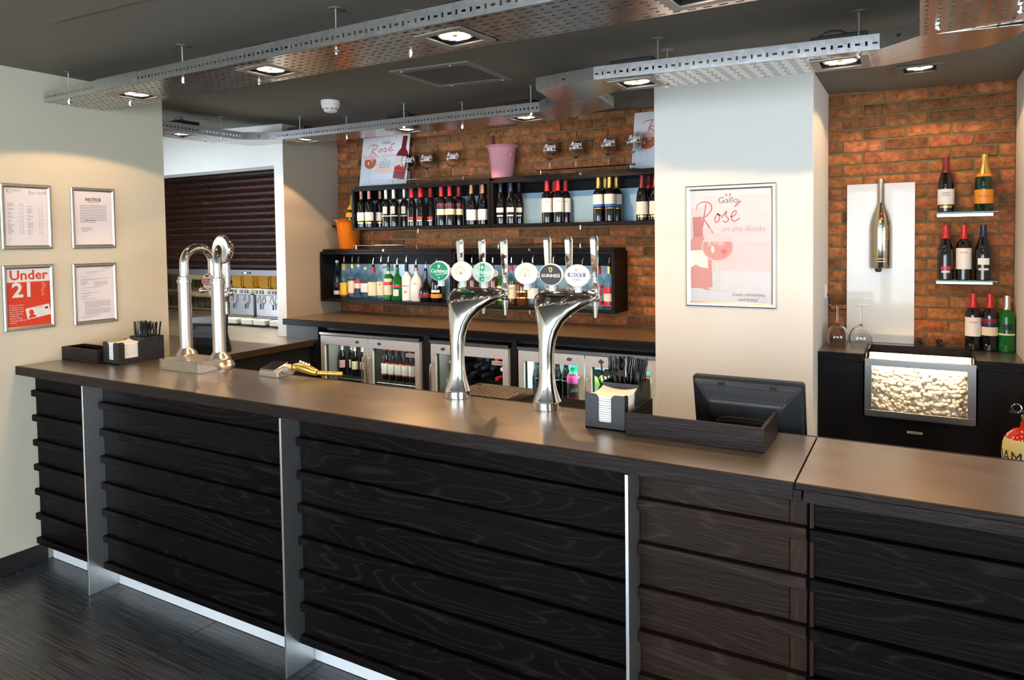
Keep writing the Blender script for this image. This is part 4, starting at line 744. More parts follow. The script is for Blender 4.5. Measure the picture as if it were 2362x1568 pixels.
# ---------------------------------------------------------------- beer fonts
def badge(parent,x,y,z,kind,rx=.049,rz=.041):
    # oval lens facing the customer (-y) with chrome cone behind
    n=32; el=lambda f,yy:[(x+rx*f*math.cos(2*math.pi*i/n),yy,z+rz*f*math.sin(2*math.pi*i/n)) for i in range(n)]
    lens=B().loft([el(1.0,y),el(1.03,y-.004),el(1.0,y-.010),el(.95,y-.012)]).build('badge_rim',WHP,parent)
    face={'green':GREEN,'white':WHP,'black':INK,'green2':TEALL}[kind[0]]
    P=Print((x,y-.0121,z),(1,0,0),(0,0,1),(0,-1,0)); P.ell(face,0,0,rx*.93,rz*.92,32,'badge_face')
    if kind[1]=='carl':
        if kind[0]=='green2': P.poly(GREEN,[(-.008,.036),(.012,.035),(.006,-.036),(-.016,-.034)],'badge_face')
        P.text(WHP,'Carlsberg',0,.001,.0215,shear=.18,bold=.018); P.stroke(WHP,[(-.018,-.009),(-.008,-.015),(.008,-.011),(.022,-.012),(.034,-.006)],.0022)
        P.ell(PINKL,0,.0215,.0065,.0045,12).rect(PINKL,-.004,.004,.014,.018).rect(WHP,-.0008,.0008,.026,.031); P.poly(WHP,[(-.003,-.024),(.003,-.024),(.0015,-.030),(-.0015,-.030)])
    if kind[1]=='bod':
        for i,ch in enumerate('BODDINGTONS'):
            t=math.pi*(1.0-(i+.0)/10); px,pz=.0225*math.cos(t),.0245*math.sin(t)
            if i in (0,10): pass
            P.text(YEL,ch,px,pz-.004,.0095,rot=t-math.pi/2,bold=.02)
        P.stroke(YEL,[(-.0165,-.012),(-.0165,.0),(-.011,.012),(0,.0165),(.011,.012),(.0165,.0),(.0165,-.012)],.0016)
        P.rect(COPP,-.0055,.0055,-.010,-.004).ell(YEL,0,-.002,.0055,.002,12).rect(INK,-.004,.004,.002,.0035); P.text(GRL,'BODDINGTONS' if False else 'EST 1778',0,-.024,.006,bold=.01) if False else None
    if kind[1]=='guin':
        P.text(WHP,'GUINNESS',0,-.004,.0165,bold=.02,sx=1.02); P.poly(YEL,[(-.008,.026),(.003,.028),(.008,.024),(.006,.012),(.001,.007),(-.005,.013)]); P.poly(INK,[(-.005,.0235),(.003,.0245),(.0035,.013),(.0015,.0105)])
    if kind[1]=='beck':
        P.rect(SLATE,-.036,.036,-.0035,.0115); P.text(WHP,"BECK'S",0,.0038,.0165,bold=.025,sx=1.05); P.text(SLATE,'VIER',0,-.0145,.0145,space=1.15,bold=.005); P.poly(ROSE,[(-.004,.017),(.004,.017),(.005,.027),(.001,.024),(-.005,.028)]); P.poly(WHP,[(-.001,.019),(.002,.019),(.002,.023),(-.001,.023)])
    P.build(lens)
    B().cyl((x,y+.0002,z),(x+.012,y+.075,z-.008),.033,.010,n=20).build('badge_cone',CHROME,lens)
    B().add([(x+sx*.011,yy,z-.034-zz*.028) for zz in (0,1) for sx,yy in ((-1,y-.006),(1,y-.006),(1,y+.012),(-1,y+.012))],[(0,3,2,1),(4,5,6,7),(0,1,5,4),(1,2,6,5),(2,3,7,6),(3,0,4,7)]).build('badge_stem',GRL,lens,bev=.001)
def tap(parent,x,y,z):
    h=B(); rings=[]
    for zz,wx,wy,dy in ((.058,.009,.008,0),(.07,.011,.009,0),(.15,.0145,.0125,-.004),(.205,.0165,.0145,-.007),(.219,.012,.010,-.008)):
        rings.append([(x+sx*wx,y+dy+sy*wy,z+zz) for sx,sy in ((-.6,-1),(.6,-1),(1,-.4),(1,.4),(.6,1),(-.6,1),(-1,.4),(-1,-.4))])
    t=B().lathe([(0,-.03),(.014,-.03),(.017,-.015),(.017,.02),(.013,.03),(.011,.045),(.0125,.05),(.0125,.056),(0,.057)],20,c=(x,y,z)).build('tap_body',CHROME,parent)
    h.loft(rings).build('handle',CHROME,t); B().lathe([(0,-.036),(.0175,-.036),(.0175,-.0305),(0,-.0305)],20,c=(x,y,z)).build('collar',BP,t)
    B().lathe([(0,-.1),(.0065,-.1),(.0085,-.075),(.0125,-.05),(.0135,-.037),(0,-.037)],18,c=(x,y,z)).build('nozzle',CHROME,t)
    B().cyl((x,y-.015,z),(x,y-.05,z-.004),.010,.012,n=14).build('shank',CHROME,t)
def font(label,bx_,by,kinds,badges,taps):
    f=thing('beer_font',label,'beer tap',(bx_,by,ZT)); n=36
    # cross sections: (y, z, half width, half thickness, tilt, x shift)
    sec=[(0,.0,.0525,.0525,0,0),(0,.028,.0525,.0525,0,0),(0,.033,.050,.050,0,0),(0,.05,.044,.044,0,0),(0,.075,.037,.037,0,0),(0,.11,.0315,.0315,0,0),(0,.16,.029,.029,0,0),(0,.21,.030,.029,0,0),(.002,.255,.034,.030,4,.002),(.006,.295,.042,.032,10,.005),(.014,.330,.055,.035,20,.010),(.028,.362,.075,.038,34,.016),(.050,.388,.098,.037,52,.022),(.080,.405,.118,.033,70,.026),(.115,.413,.128,.029,82,.028),(.150,.416,.130,.026,90,.028),(.165,.416,.126,.022,90,.028),(.173,.416,.110,.014,90,.028)]
    rings=[]
    for y,z,a,t,ti,sx in sec:
        ct,st=math.cos(R(ti)),math.sin(R(ti)); pw=2/(2+.5*min(1,max(0,(a-.03)/.07)))
        ring=[]
        for i in range(n):
            q=2*math.pi*i/n; cx_,sn=math.cos(q),math.sin(q); ex=abs(cx_)**pw*(1 if cx_>0 else -1)*a; ey=abs(sn)**pw*(1 if sn>0 else -1)*t
            ring.append((bx_+sx+ex,by+y+ey*ct,ZT+.0003+z-ey*st))
        rings.append(ring)
    B().loft(rings).build('swan_neck',CHROME,f,ang=60)
    B().lathe([(.0527,.003),(.0545,.004),(.0545,.027),(.0527,.029)],36,c=(bx_,by,ZT)).build('base_ring',CHROME,f)
    for (x,y,z),k in zip(badges,kinds): badge(f,x,y,z,k)
    for x,y,z in taps: tap(f,x,y,z)
    B().lathe([(0,0),(.022,.002),(.026,.0),(0,-.002)],20,c=(0,0,0)).xf(lambda p:Vector((bx_+.02+p.x*1.5,by+.045+p.y*.6,ZT+.4265+p.z))).build('name_plate',INK if kinds[1][0]=='black' else GREEN,f)
    return f
font('chrome swan neck beer font with two green badges, left of the pair',-1.638,2.392,(('green','carl'),('white','bod'),('green2','carl')),((-1.700,2.372,1.609),(-1.592,2.372,1.608),(-1.490,2.372,1.606)),((-1.722,2.555,1.520),(-1.610,2.555,1.520),(-1.502,2.555,1.518)))
font('chrome swan neck beer font with a black badge, right of the pair',-1.222,2.382,(('white','bod'),('black','guin'),('white','beck')),((-1.293,2.365,1.604),(-1.186,2.365,1.602),(-1.080,2.365,1.599)),((-1.293,2.545,1.524),(-1.199,2.545,1.524),(-1.090,2.545,1.526)))
# double column font at the left
df=thing('column_font','twin column steel beer font on a ribbed drip base at the left','beer tap',(-3.25,2.36,ZT))
rb=B()
for i in range(5): rb.box(-3.385,-3.075,2.235,2.425,ZT+.0005+i*.0105,ZT+.0085+i*.0105)
bpl=rb.build('ribbed_base',CHROME,df,bev=.002,seg=2); bx(-3.378,-3.082,2.242,2.42,ZT+.0008,ZT+.050).build('base_core',STEEL,bpl); bx(-3.37,-3.09,2.25,2.415,ZT+.0512,ZT+.0535).build('drip_grid',STEEL,bpl)
for cx_,cy_,dirv in ((-3.415,2.415,(0,1)),(-3.125,2.40,(-.62,.78))):
    col=B().lathe([(0,0),(.072,0),(.074,.012),(.066,.028),(.052,.04),(.056,.046),(.05,.06),(.038,.072),(.0325,.085),(.0325,.43),(.037,.432),(.037,.448),(.033,.45),(.033,.462),(.026,.466),(0,.466)],28,c=(cx_,cy_,ZT+.0006)).build('column',STEEL,df)
    dx,dy=dirv; pts=[]; r=.088; zb=ZT+.46
    for k in range(15):
        t=math.pi-math.pi*k/14; o=r+r*math.cos(t); pts.append((cx_+dx*o,cy_+dy*o,zb+.075+r*math.sin(t)*.95))
    pts=[(cx_,cy_,zb)]+pts+[(cx_+dx*2*r,cy_+dy*2*r,zb+.02),(cx_+dx*2*r,cy_+dy*2*r,zb-.075)]
    B().tube(pts,.023,16).build('arched_pipe',CHROME,col)
    tx,ty=cx_+dx*2*r,cy_+dy*2*r
    tb=B().lathe([(0,.03),(.024,.03),(.026,.01),(.02,-.012),(.024,-.022),(.018,-.05),(.010,-.062),(.0085,-.075),(.0075,-.135),(0,-.135)],20,c=(tx,ty,zb-.065)).build('tap_body',CHROME,col)
    kd=Vector((-1,-.2,0)).normalized() if cx_<-3.3 else Vector((.9,-.35,0)).normalized(); p=Vector((tx,ty,zb-.082))
    B().tube([p+kd*.02,p+kd*.05,p+kd*.055,p+kd*.062,p+kd*.074,p+kd*.086,p+kd*.091],[.006,.006,.011,.0155,.018,.0145,.004],14).build('ball_handle',CHROME,tb)
    zb-=.06; P=Print((tx,ty-.035,zb+.030),(.98,.2,0),(0,0,1),(.2,-.98,0)); 
    sh_=[(.036*math.cos(t)*(1+.08*math.cos(8*t)),.043*math.sin(t)*(1+.06*math.cos(8*t))) for t in [2*math.pi*i/32 for i in range(32)]]
    lb=B().prism(sh_,(-.008,0),lambda a,b_,cc:tuple(P.P(a,b_,cc))).build('lens_badge',mat('badge_cream',(.70,.66,.55),.3,.3,noise=.1,scale=60),col); P.poly(RED,[(-.031,-.020),(.031,-.020),(.033,.004),(.031,.016),(-.031,.016),(-.033,.004)]); P.text(WHP,'STELLA',0,.005,.0165,bold=.02); P.text(WHP,'ARTOIS',0,-.0115,.0165,bold=.02); P.ell(BP,0,.031,.012,.006,16); P.build(lb)
n=Vector((.10,-.995,0)); u=Vector((.995,.10,0)); o=Vector((-3.175,2.47,1.700)); ring=lambda r,d:[tuple(o+n*d+u*(r*math.cos(2*math.pi*i/32))*.95+Vector((0,0,1))*r*math.sin(2*math.pi*i/32)*1.15) for i in range(32)]
md=B().loft([ring(.035,-.045),ring(.05,-.035),ring(.062,-.015),ring(.066,-.008),ring(.066,.006),ring(.06,.012)]).build('medallion',CHROME,df); B().loft([ring(.059,.0122),ring(.057,.0135)]).build('medallion_face',WHP,md)
P=Print(o+n*.0136,u,(0,0,1),n); P.stroke(mat('pale_gold',(.72,.62,.42),.4,.3,noise=.05),[(-.025,-.015),(-.012,-.028),(.008,-.026),(.02,-.01),(.012,.005),(-.006,.0),(-.002,.014),(.014,.018)],.005,'emblem'); P.build(md)
B().cyl(o-n*.03+Vector((0,0,-.05)),o-n*.03+Vector((0,0,-.20)),.012,n=12).build('medallion_stem',CHROME,md)
# ---------------------------------------------------------------- caddies, napkins, straws
def caddy(x0,y0,label):
    d=thing('bar_caddy',label,'caddy',(x0+.07,y0+.13,ZT)); w_,L_,h=.142,.262,.118; z=ZT+.0006; t=.004
    def U(width,cut,hh,deep):  # wall outline with rounded U cut-out
        m=width/2; c0=m-cut/2; c1=m+cut/2; r=.016; pts=[(0,0),(width,0),(width,hh-.004)]
        pts+=[(width-.01,hh)]+[(c1+r+0-r*math.sin(a)*1.0,hh-r+r*math.cos(a)) for a in [i*math.pi/12 for i in range(7)]]
        pts+=[(c1,deep+.004),(c1-.004,deep),(c0+.004,deep),(c0,deep+.004)]+[(c0-r+r*math.sin(a),hh-r+r*math.cos(a)) for a in [math.pi/2-i*math.pi/12 for i in range(7)]]+[(.01,hh),(0,hh-.004)]
        return pts
    bx(x0,x0+w_,y0,y0+L_,z,z+t).build('tray_base',BP,d)
    B().prism(U(w_,.046,h,.024),(y0,y0+t),lambda a,b_,cc:(x0+a,cc,z+b_)).build('front_wall',BP,d,smooth=False)
    for nm,xx in (('side_wall',x0),('side_wall',x0+w_-t)):
        pts=[(t,.0045),(L_,.0045),(L_,h+.012),(.155,h+.012),(.148,h),(.135,h)]+[(.125-.014*math.sin(a),h-.014+.014*math.cos(a)) for a in [0,.5,1.0,1.57]]+[(.111,.03),(.034,.03)]+[(.034-.014+.014*math.cos(a),h-.014+.014*math.sin(a)) for a in [0,.5,1.0,1.57]]+[(t,h)]
        B().prism(pts,(xx,xx+t),lambda a,b_,cc:(cc,y0+a,z+b_)).build(nm,BP,d,smooth=False)
    bx(x0+t+.0002,x0+w_-t-.0002,y0+.148,y0+.152,z+.0045,z+h+.010).build('divider',BP,d); bx(x0+t+.0002,x0+w_-t-.0002,y0+L_-t,y0+L_,z+.0045,z+h+.012).build('back_wall',BP,d)
    bx(x0+w_/2-.002,x0+w_/2+.002,y0+.1525,y0+L_-t-.0003,z+.0045,z+h).build('divider',BP,d)
    ns=thing('napkin_stack','white paper napkins in the '+label.split('beside the ')[1].split()[0]+' caddy','napkins',(x0+.07,y0+.075,z+.005)); rnd=random.Random(3)
    for i in range(14):
        zz=z+.005+i*.0074; j=rnd.uniform(-.0008,.0008); b=B(); m=8; top=[]
        for jj in range(m+1):
            for ii in range(m+1):
                a=ii/m;e=jj/m; lift=.010*(i/13)**2*((2*a-1)**2*(2*e-1)**2) if i>9 else 0
                top.append((x0+.007+j+a*(w_-.0145),y0+.0058+j+e*.1385,zz+.0069+lift))
        nb=len(top); b.add(top+[(p[0],p[1],p[2]-.0062) for p in top],[(jj*(m+1)+ii,jj*(m+1)+ii+1,(jj+1)*(m+1)+ii+1,(jj+1)*(m+1)+ii) for jj in range(m) for ii in range(m)]+[(ii+1,ii,nb+ii,nb+ii+1) for ii in range(m)]+[(m*(m+1)+ii,m*(m+1)+ii+1,nb+m*(m+1)+ii+1,nb+m*(m+1)+ii) for ii in range(m)]+[(jj*(m+1),(jj+1)*(m+1),nb+(jj+1)*(m+1),nb+jj*(m+1)) for jj in range(m)]+[((jj+1)*(m+1)+m,jj*(m+1)+m,nb+jj*(m+1)+m,nb+(jj+1)*(m+1)+m) for jj in range(m)])
        b.build('napkin',NAP,ns,smooth=False)
    return z
SM=B().tube([(0,0,0),(0,0,.155),(0,0,.17),(.003,0,.185),(.003,0,.205)],.0031,7).mesh('straw',BPG)
def straws(cx_,cy_,z,n,label,grp_,seed):
    rnd=random.Random(seed)
    for i in range(n):
        o=inst(SM,'drinking_straw',None,(cx_+rnd.uniform(-.05,.05),cy_+rnd.uniform(-.036,.036),z+.0048)); dx=(o.location.x-cx_)*2.6+rnd.uniform(-.10,.10); o.rotation_euler=(rnd.uniform(-.09,.12),max(-.24,min(.24,dx)),rnd.uniform(0,6)*0); tag(o,label,'straw',grp_)
z=caddy(-.981,2.196,'black napkin and straw caddy beside the right wooden tray'); straws(-.905,2.40,z,46,'black drinking straw in the caddy beside the right wooden tray','black straws in the right caddy',1)
ST=B().tube([(0,0,0),(0,0,.15)],.0019,6).cyl((0,-.0015,.158),(0,.0015,.158),.0125,n=18).mesh('stirrer',BPG)
for i,(x,y,rz_,ry) in enumerate(((-.955,2.365,.1,-.28),(-.960,2.362,-.1,-.20),(-.950,2.38,.2,-.14),(-.935,2.372,0,-.02),(-.925,2.37,.3,.04),(-.965,2.385,.1,-.3),(-.94,2.375,.2,-.2),(-.93,2.385,.2,.0))):
    o=inst(ST,'drink_stirrer',None,(x,y,z+.005)); o.rotation_euler=(.12,ry,rz_); tag(o,'black disc topped drink stirrer in the right caddy','stirrer','disc topped stirrers')
z=caddy(-3.822,2.201,'black napkin and straw caddy beside the left wooden tray'); straws(-3.745,2.405,z,46,'black drinking straw in the caddy by the left wall','black straws in the left caddy',2)
def wtray(x0,x1,y0,y1,label,full=True):
    d=thing('menu_tray',label,'tray',((x0+x1)/2,(y0+y1)/2,ZT)); z=ZT+.0006; h=.073; t=.012
    bx(x0,x1,y0,y0+t,z,z+h).build('front_board',OAKT,d,bev=.001); full and bx(x0,x1,y1-t,y1,z,z+h).build('back_board',OAKT,d,bev=.001)
    for a in (x0,x1-t): bx(a,a+t,y0+t+.0002,y1-t-.0002,z,z+h).build('end_board',OAKY,d,bev=.001)
    full and bx(x0+t,x1-t,y0+t,y1-t,z,z+.006).build('base_board',OAKT,d)
wtray(-.826,-.392,2.166,2.418,'long dark wooden tray hiding the till at the right end of the bar',False); wtray(-4.172,-3.832,2.172,2.30,'dark wooden tray against the left wall beside the caddy')
# soda gun
sg=thing('soda_gun_holder','shiny metal soda gun holder on the bar top','soda gun',(-2.68,2.38,ZT)); zz=ZT+.0006
B().prism([(2.335,0),(2.43,0),(2.43,.052),(2.335,.024)],(-2.76,-2.63),lambda a,b_,cc:(cc,a,zz+b_)).build('base',ALU,sg,bev=.004,seg=2); B().add([(-2.755,2.340,zz+.026),(-2.66,2.340,zz+.026),(-2.66,2.428,zz+.053),(-2.755,2.428,zz+.053),(-2.755,2.340,zz+.033),(-2.66,2.340,zz+.033),(-2.66,2.428,zz+.060),(-2.755,2.428,zz+.060)],[(0,3,2,1),(4,5,6,7),(0,1,5,4),(1,2,6,5),(2,3,7,6),(3,0,4,7)]).build('button_plate',CHROME,sg); B().tube([(-2.622,2.38,zz+.035),(-2.585,2.38,zz+.035)],.024,16).build('collar',ALU,sg)
gn=thing('soda_gun','soda gun with gold ribbed hose lying behind its holder','soda gun',(-2.55,2.405,ZT))
p=[(-2.584,2.40,zz+.045),(-2.555,2.405,zz+.047),(-2.52,2.41,zz+.040),(-2.48,2.415,zz+.030),(-2.455,2.418,zz+.024)]
B().tube(p,[.018,.022,.022,.019,.014],14).build('grip',GOLD,gn); pts=[];rs=[]
for i in range(25): t=i/24; pts.append((-2.454+.11*t,2.418+.05*t,zz+.024-.006*t)); rs.append(.0125 if i%2 else .0095)
B().tube(pts,rs,12).build('ribbed_hose',GOLD,gn)
for i in range(4): B().cyl((-2.55+.016*i,2.405+.002*i,zz+.068-.004*i),(-2.55+.016*i,2.405+.002*i,zz+.077-.004*i),.006,n=10).build('button',WHP,gn)
# drip tray behind the bar
dt=thing('drip_tray','steel perforated drip tray behind the bar between the fonts','drip tray',(-1.68,2.66,1.0325)); DT=mat('drip_steel',(.42,.36,.28),.3,1,noise=.2,scale=20)
b=B(); b.box(-1.79,-1.50,2.56,2.566,1.0325,1.062).box(-1.79,-1.50,2.784,2.79,1.0325,1.062).box(-1.79,-1.784,2.566,2.784,1.0325,1.062).box(-1.506,-1.50,2.566,2.784,1.0325,1.062); b.build('rim',DT,dt); solid(perf(B(),Vector((-1.784,2.566,1.055)),Vector((1,0,0)),Vector((0,1,0)),9,7,.0309,.0311,(.014,.009)).build('grid',DT,dt,smooth=False))
# ---------------------------------------------------------------- frames and posters
def snap_frame(name,label,o,u,v,n,w,h,fw,sheet):
    """o = lower left corner on the wall"""
    o,u,v,n=map(Vector,(o,u,v,n)); d=thing(name,label,'poster' if 'poster' in name else 'framed notice',o)
    prof=[(0,0),(0,.008),(fw*.25,.013),(fw*.6,.013),(fw,.006),(fw,0)]
    cor=[(0,0,1,1),(w,0,-1,1),(w,h,-1,-1),(0,h,1,-1)]
    for k in range(4):
        rings=[]
        for ci in (k,(k+1)%4):
            cx_,cy_,sx,sy=cor[ci]; rings.append([tuple(o+u*(cx_+sx*a)+v*(cy_+sy*a)+n*(.0006+b_)) for a,b_ in prof])
        B().loft(rings).build('frame_rail',FRAME,d)
    q=[o+u*a+v*b_+n*dd for dd in (.0006,.0035) for a,b_ in ((fw*.8,fw*.8),(w-fw*.8,fw*.8),(w-fw*.8,h-fw*.8),(fw*.8,h-fw*.8))]
    s_=B().add(q,[(0,3,2,1),(4,5,6,7),(0,1,5,4),(1,2,6,5),(2,3,7,6),(3,0,4,7)]).build('sheet',sheet,d)
    return d,Print(o+n*.0032,u,v,n),s_
LW=lambda y,z:((XL,y,z),(0,1,0),(0,0,1),(1,0,0))
d,P,s_=snap_frame('framed_notice','silver framed bar tariff at the upper left of the four on the wall',*LW(1.893,1.716),.254,.350,.021,PAPER)
P.text(GINK,'Bar tariff',.185,.305,.026); P.text(INK,'1',.036,.312,.030); P.text(GINK,'DUKES',.072,.314,.019); P.text(GINK,'ROAD',.052,.302,.009)
for a,b_,n in ((.035,.235,3),(.035,.215,5),(.035,.180,6),(.035,.145,7)): pass
rnd=random.Random(5)
for col,(a,n,z0) in enumerate(((.034,25,.245),(.130,24,.238))):
    for i in range(n):
        if rnd.random()<.16: continue
        zz=z0-i*.0068; P.rect(GINK,a,a+rnd.uniform(.012,.032),zz-.0012,zz+.0012,'lettering'); P.rect(GINK,a+.058,a+.063,zz-.0012,zz+.0012,'lettering'); P.rect(GINK,a+.070,a+.076,zz-.0012,zz+.0012,'lettering'); P.k-=3
P.k+=3; P.lines(GINK,.034,.05,.055,2,.012,.002); P.build(s_)
d,P,s_=snap_frame('framed_notice','silver framed licensing notice at the upper right of the four on the wall',*LW(2.250,1.715),.255,.350,.021,PAPER)
P.stroke(GRL,[(.05,.30),(.205,.30)],.0012).stroke(GRL,[(.05,.255),(.205,.255)],.0012); P.text(INK,'NOTICE',.128,.281,.0245,bold=.03); P.lines(INK,.097,.160,.267,1,.01,.0025,last=1); P.lines(GINK,.052,.204,.247,11,.0095,.0034); P.lines(INK,.08,.135,.1615,1,.01,.004,last=1); P.lines(GINK,.054,.118,.118,4,.0068,.0024,last=.55); P.build(s_)
d,P,s_=snap_frame('framed_notice','silver framed red age restriction notice at the lower left of the four',*LW(1.890,1.282),.255,.350,.021,WHP)
P.rect(REDO,.020,.235,.020,.258); P.text(REDO,'Under',.128,.293,.072,bold=.022,sx=1.02); P.text(WHP,'21',.098,.212,.108,bold=.03,sx=1.02); P.text(REDF,'?',.198,.212,.105,bold=.03)
for i,t in enumerate(('If you look under','21 please do not','be offended if we','ask you for proof','of age when you','buy alcohol,','tobacco or any','other age restricted','product.')): P.text(WHP,t,.026,.136-.0118*i,.0102,align='LEFT',bold=.004)
co,si=math.cos(.16),math.sin(.16); cd_=lambda a,b_:(.170+a*co-b_*si,.093+a*si+b_*co)
P.poly(WHP,[cd_(a,b_) for a,b_ in ((-.058,-.030),(.058,-.030),(.061,-.027),(.061,.027),(.058,.030),(-.058,.030),(-.061,.027),(-.061,-.027))])
P.poly(REDO,[cd_(a,b_) for a,b_ in ((-.054,-.026),(-.016,-.026),(-.018,-.014),(-.029,-.008),(-.041,-.008),(-.052,-.014))]); P.poly(REDO,[cd_(-.035+.0125*math.cos(t),.004+.016*math.sin(t)) for t in [2*math.pi*i/20 for i in range(20)]])
for i in range(5): P.poly(GRL,[cd_(a,b_) for a,b_ in ((-.006,.012-.009*i),(.032,.012-.009*i),(.032,.0145-.009*i),(-.006,.0145-.009*i))])
P.poly(REDF,[cd_(a,b_) for a,b_ in ((-.014,.021),(.03,.021),(.03,.024),(-.014,.024))]); P.poly(INK,[cd_(a,b_) for a,b_ in ((.036,.006),(.052,.006),(.052,.017),(.036,.017))]); P.build(s_)
d,P,s_=snap_frame('framed_notice','silver framed typed certificate at the lower right of the four',*LW(2.246,1.275),.255,.352,.021,PAPER)
P.ell(GINK,.180,.322,.006,.006,16).ell(PAPER,.180,.322,.0045,.0045,16); P.lines(GINK,.19,.222,.322,1,.01,.003,last=1)
for a,e,z0,n in ((.075,.185,.305,2),(.095,.15,.288,1),(.045,.14,.275,1),(.045,.21,.262,2),(.045,.085,.248,4),(.12,.20,.243,5),(.045,.21,.212,1),(.045,.13,.197,1),(.045,.15,.183,2),(.045,.10,.165,2),(.045,.20,.147,1),(.062,.212,.132,7),(.062,.212,.085,6),(.045,.14,.045,2)): P.lines(GINK,a,e,z0,n,.0062,.0021)
P.stroke(GRL,[(.05,.14),(.215,.14)],.0008).stroke(GRL,[(.05,.14),(.05,.04)],.0008).stroke(GRL,[(.215,.14),(.215,.04)],.0008); P.build(s_)
# rose wine artwork shared by the posters: lettering and drawing in a w x h box
def rose_script(P,mt,a,b_,s,w=1,sy=1):
    Q=lambda pts:[(a+x*s,b_+y*s*sy) for x,y in pts]; k=s*.035*w
    P.stroke(mt,Q([(.02,.62),(.06,.78),(.22,.86),(.42,.80),(.44,.62),(.30,.46),(.22,.42),(.34,.22),(.48,.0),(.62,-.14)]),[k*.5,k*.7,k,k*1.2,k*1.1,k,k,k*1.2,k*.9,k*.3]); P.stroke(mt,Q([(.30,.80),(.26,.55),(.20,.20),(.16,.12)]),[k,k*1.2,k*1.2,k*.5])
    P.stroke(mt,Q([(.60,.50),(.54,.38),(.58,.28),(.66,.34),(.66,.48),(.60,.52),(.72,.46)]),k); P.stroke(mt,Q([(.72,.40),(.86,.58),(.84,.46),(.92,.36),(.84,.28),(.76,.32)]),k); P.stroke(mt,Q([(.98,.42),(1.10,.48),(1.12,.58),(1.04,.56),(.99,.42),(1.06,.30),(1.22,.38)]),k); P.stroke(mt,Q([(1.08,.70),(1.24,.86)]),[k*1.1,k*2])
def goblet_art(P,a,b_,s,wine,stem):
    P.ell(PINKL,a,b_,.5*s,.46*s,30); P.poly(wine,[(a+.47*s*math.cos(t),b_+.43*s*math.sin(t)) for t in [math.pi*(1.0-.12)+ (math.pi*1.24)*i/20 for i in range(21)]]); P.ell(WLBL,a-.15*s,b_-.08*s,.05*s,.12*s,10); P.ell(ROSEL,a+.12*s,b_+.1*s,.12*s,.10*s,8); P.ell(ROSE,a+.2*s,b_-.15*s,.1*s,.08*s,8)
    P.stroke(stem,[(a,b_-.46*s),(a,b_-.9*s),(a,b_-1.28*s)],[.09*s,.05*s,.07*s],'print'); P.ell(stem,a,b_-1.33*s,.33*s,.035*s,20)
def bottle_art(P,a,b_,s,tilt,body,cap,lab,lbl2):
    co,si=math.cos(tilt),math.sin(tilt); q=lambda pts:[(a+(x*co-y*si)*s,b_+(x*si+y*co)*s) for x,y in pts]
    P.poly(body,q([(-.16,0),(.16,0),(.17,.03),(.17,.55),(.13,.64),(.065,.72),(.06,.98),(-.06,.98),(-.065,.72),(-.13,.64),(-.17,.55),(-.17,.03)])); P.poly(cap,q([(-.066,.72),(.066,.72),(.066,1.0),(-.066,1.0)])); P.poly(lab,q([(-.165,.24),(.12,.24),(.12,.53),(-.165,.53)])); P.poly(lbl2,q([(-.165,.24),(.12,.24),(.12,.27),(.02,.29),(-.05,.33),(-.165,.27)])); P.poly(lbl2,q([(-.165,.18),(.12,.18),(.12,.215),(-.165,.215)]))
d,P,s_=snap_frame('framed_poster','large silver framed rose wine poster on the white pillar',(-1.149,4.0,1.341),(1,0,0),(0,0,1),(0,-1,0),.490,.678,.027,c('framed_pale',(.60,.56,.57),.25,coat=.3))
P.rect(c('fr_wash_pink',(.62,.50,.51),.3,noise=.12,scale=6),.024,.466,.20,.56); P.rect(c('fr_wash_pale',(.61,.59,.61),.3,noise=.06,scale=5),.024,.466,.56,.654); P.rect(c('fr_wash_blue',(.55,.57,.62),.3,noise=.06,scale=5),.024,.466,.024,.20); P.rect(c('fr_wash_pink2',(.63,.54,.55),.3,noise=.10,scale=5),.10,.466,.36,.62)
for sx in (-1,1): P.poly(ROSE,[(.236+sx*.004,.612),(.236+sx*.018,.622),(.236+sx*.012,.630),(.236+sx*.006,.624)])
P.text(SLATE,'Gallo',.236,.592,.046,sx=1.12); P.text(GRL,'FAMILY',.240,.565,.016,space=1.4)
rose_script(P,c('glare_rose',(.50,.17,.17)),.055,.415,.20); P.text(c('glare_script',(.52,.33,.33)),'on the Rocks',.312,.432,.044,shear=.5); P.stroke(PINKL,[(.40,.44),(.42,.50),(.44,.52),(.43,.49)],.002)  # poster inks paled: glare over the sheet is put into the print colours
BF,BG=c('glare_bottle',(.56,.27,.27)),c('glare_cap',(.50,.20,.20)); bottle_art(P,.082,.105,.40,.04,BF,BG,WLBL,BF); P.poly(BF,[(.03,.12),(.13,.09),(.145,.13),(.03,.15)]); P.text(GRL,'Gallo',.07,.285,.022)  # bottle inks carry the same painted glare
goblet_art(P,.178,.335,.175,BF,GRL); P.ell(PINKL,.122,.418,.024,.024,20).stroke(PINKL,[(.135,.40),(.15,.37)],.004,'print'); P.text(WHP,'Gallo',.175,.372,.014); rose_script(P,WHP,.112,.325,.085)
P.text(GINK,'Cool, refreshing',.345,.072,.026); P.text(GINK,'and fruity!',.345,.045,.026); P.build(s_)
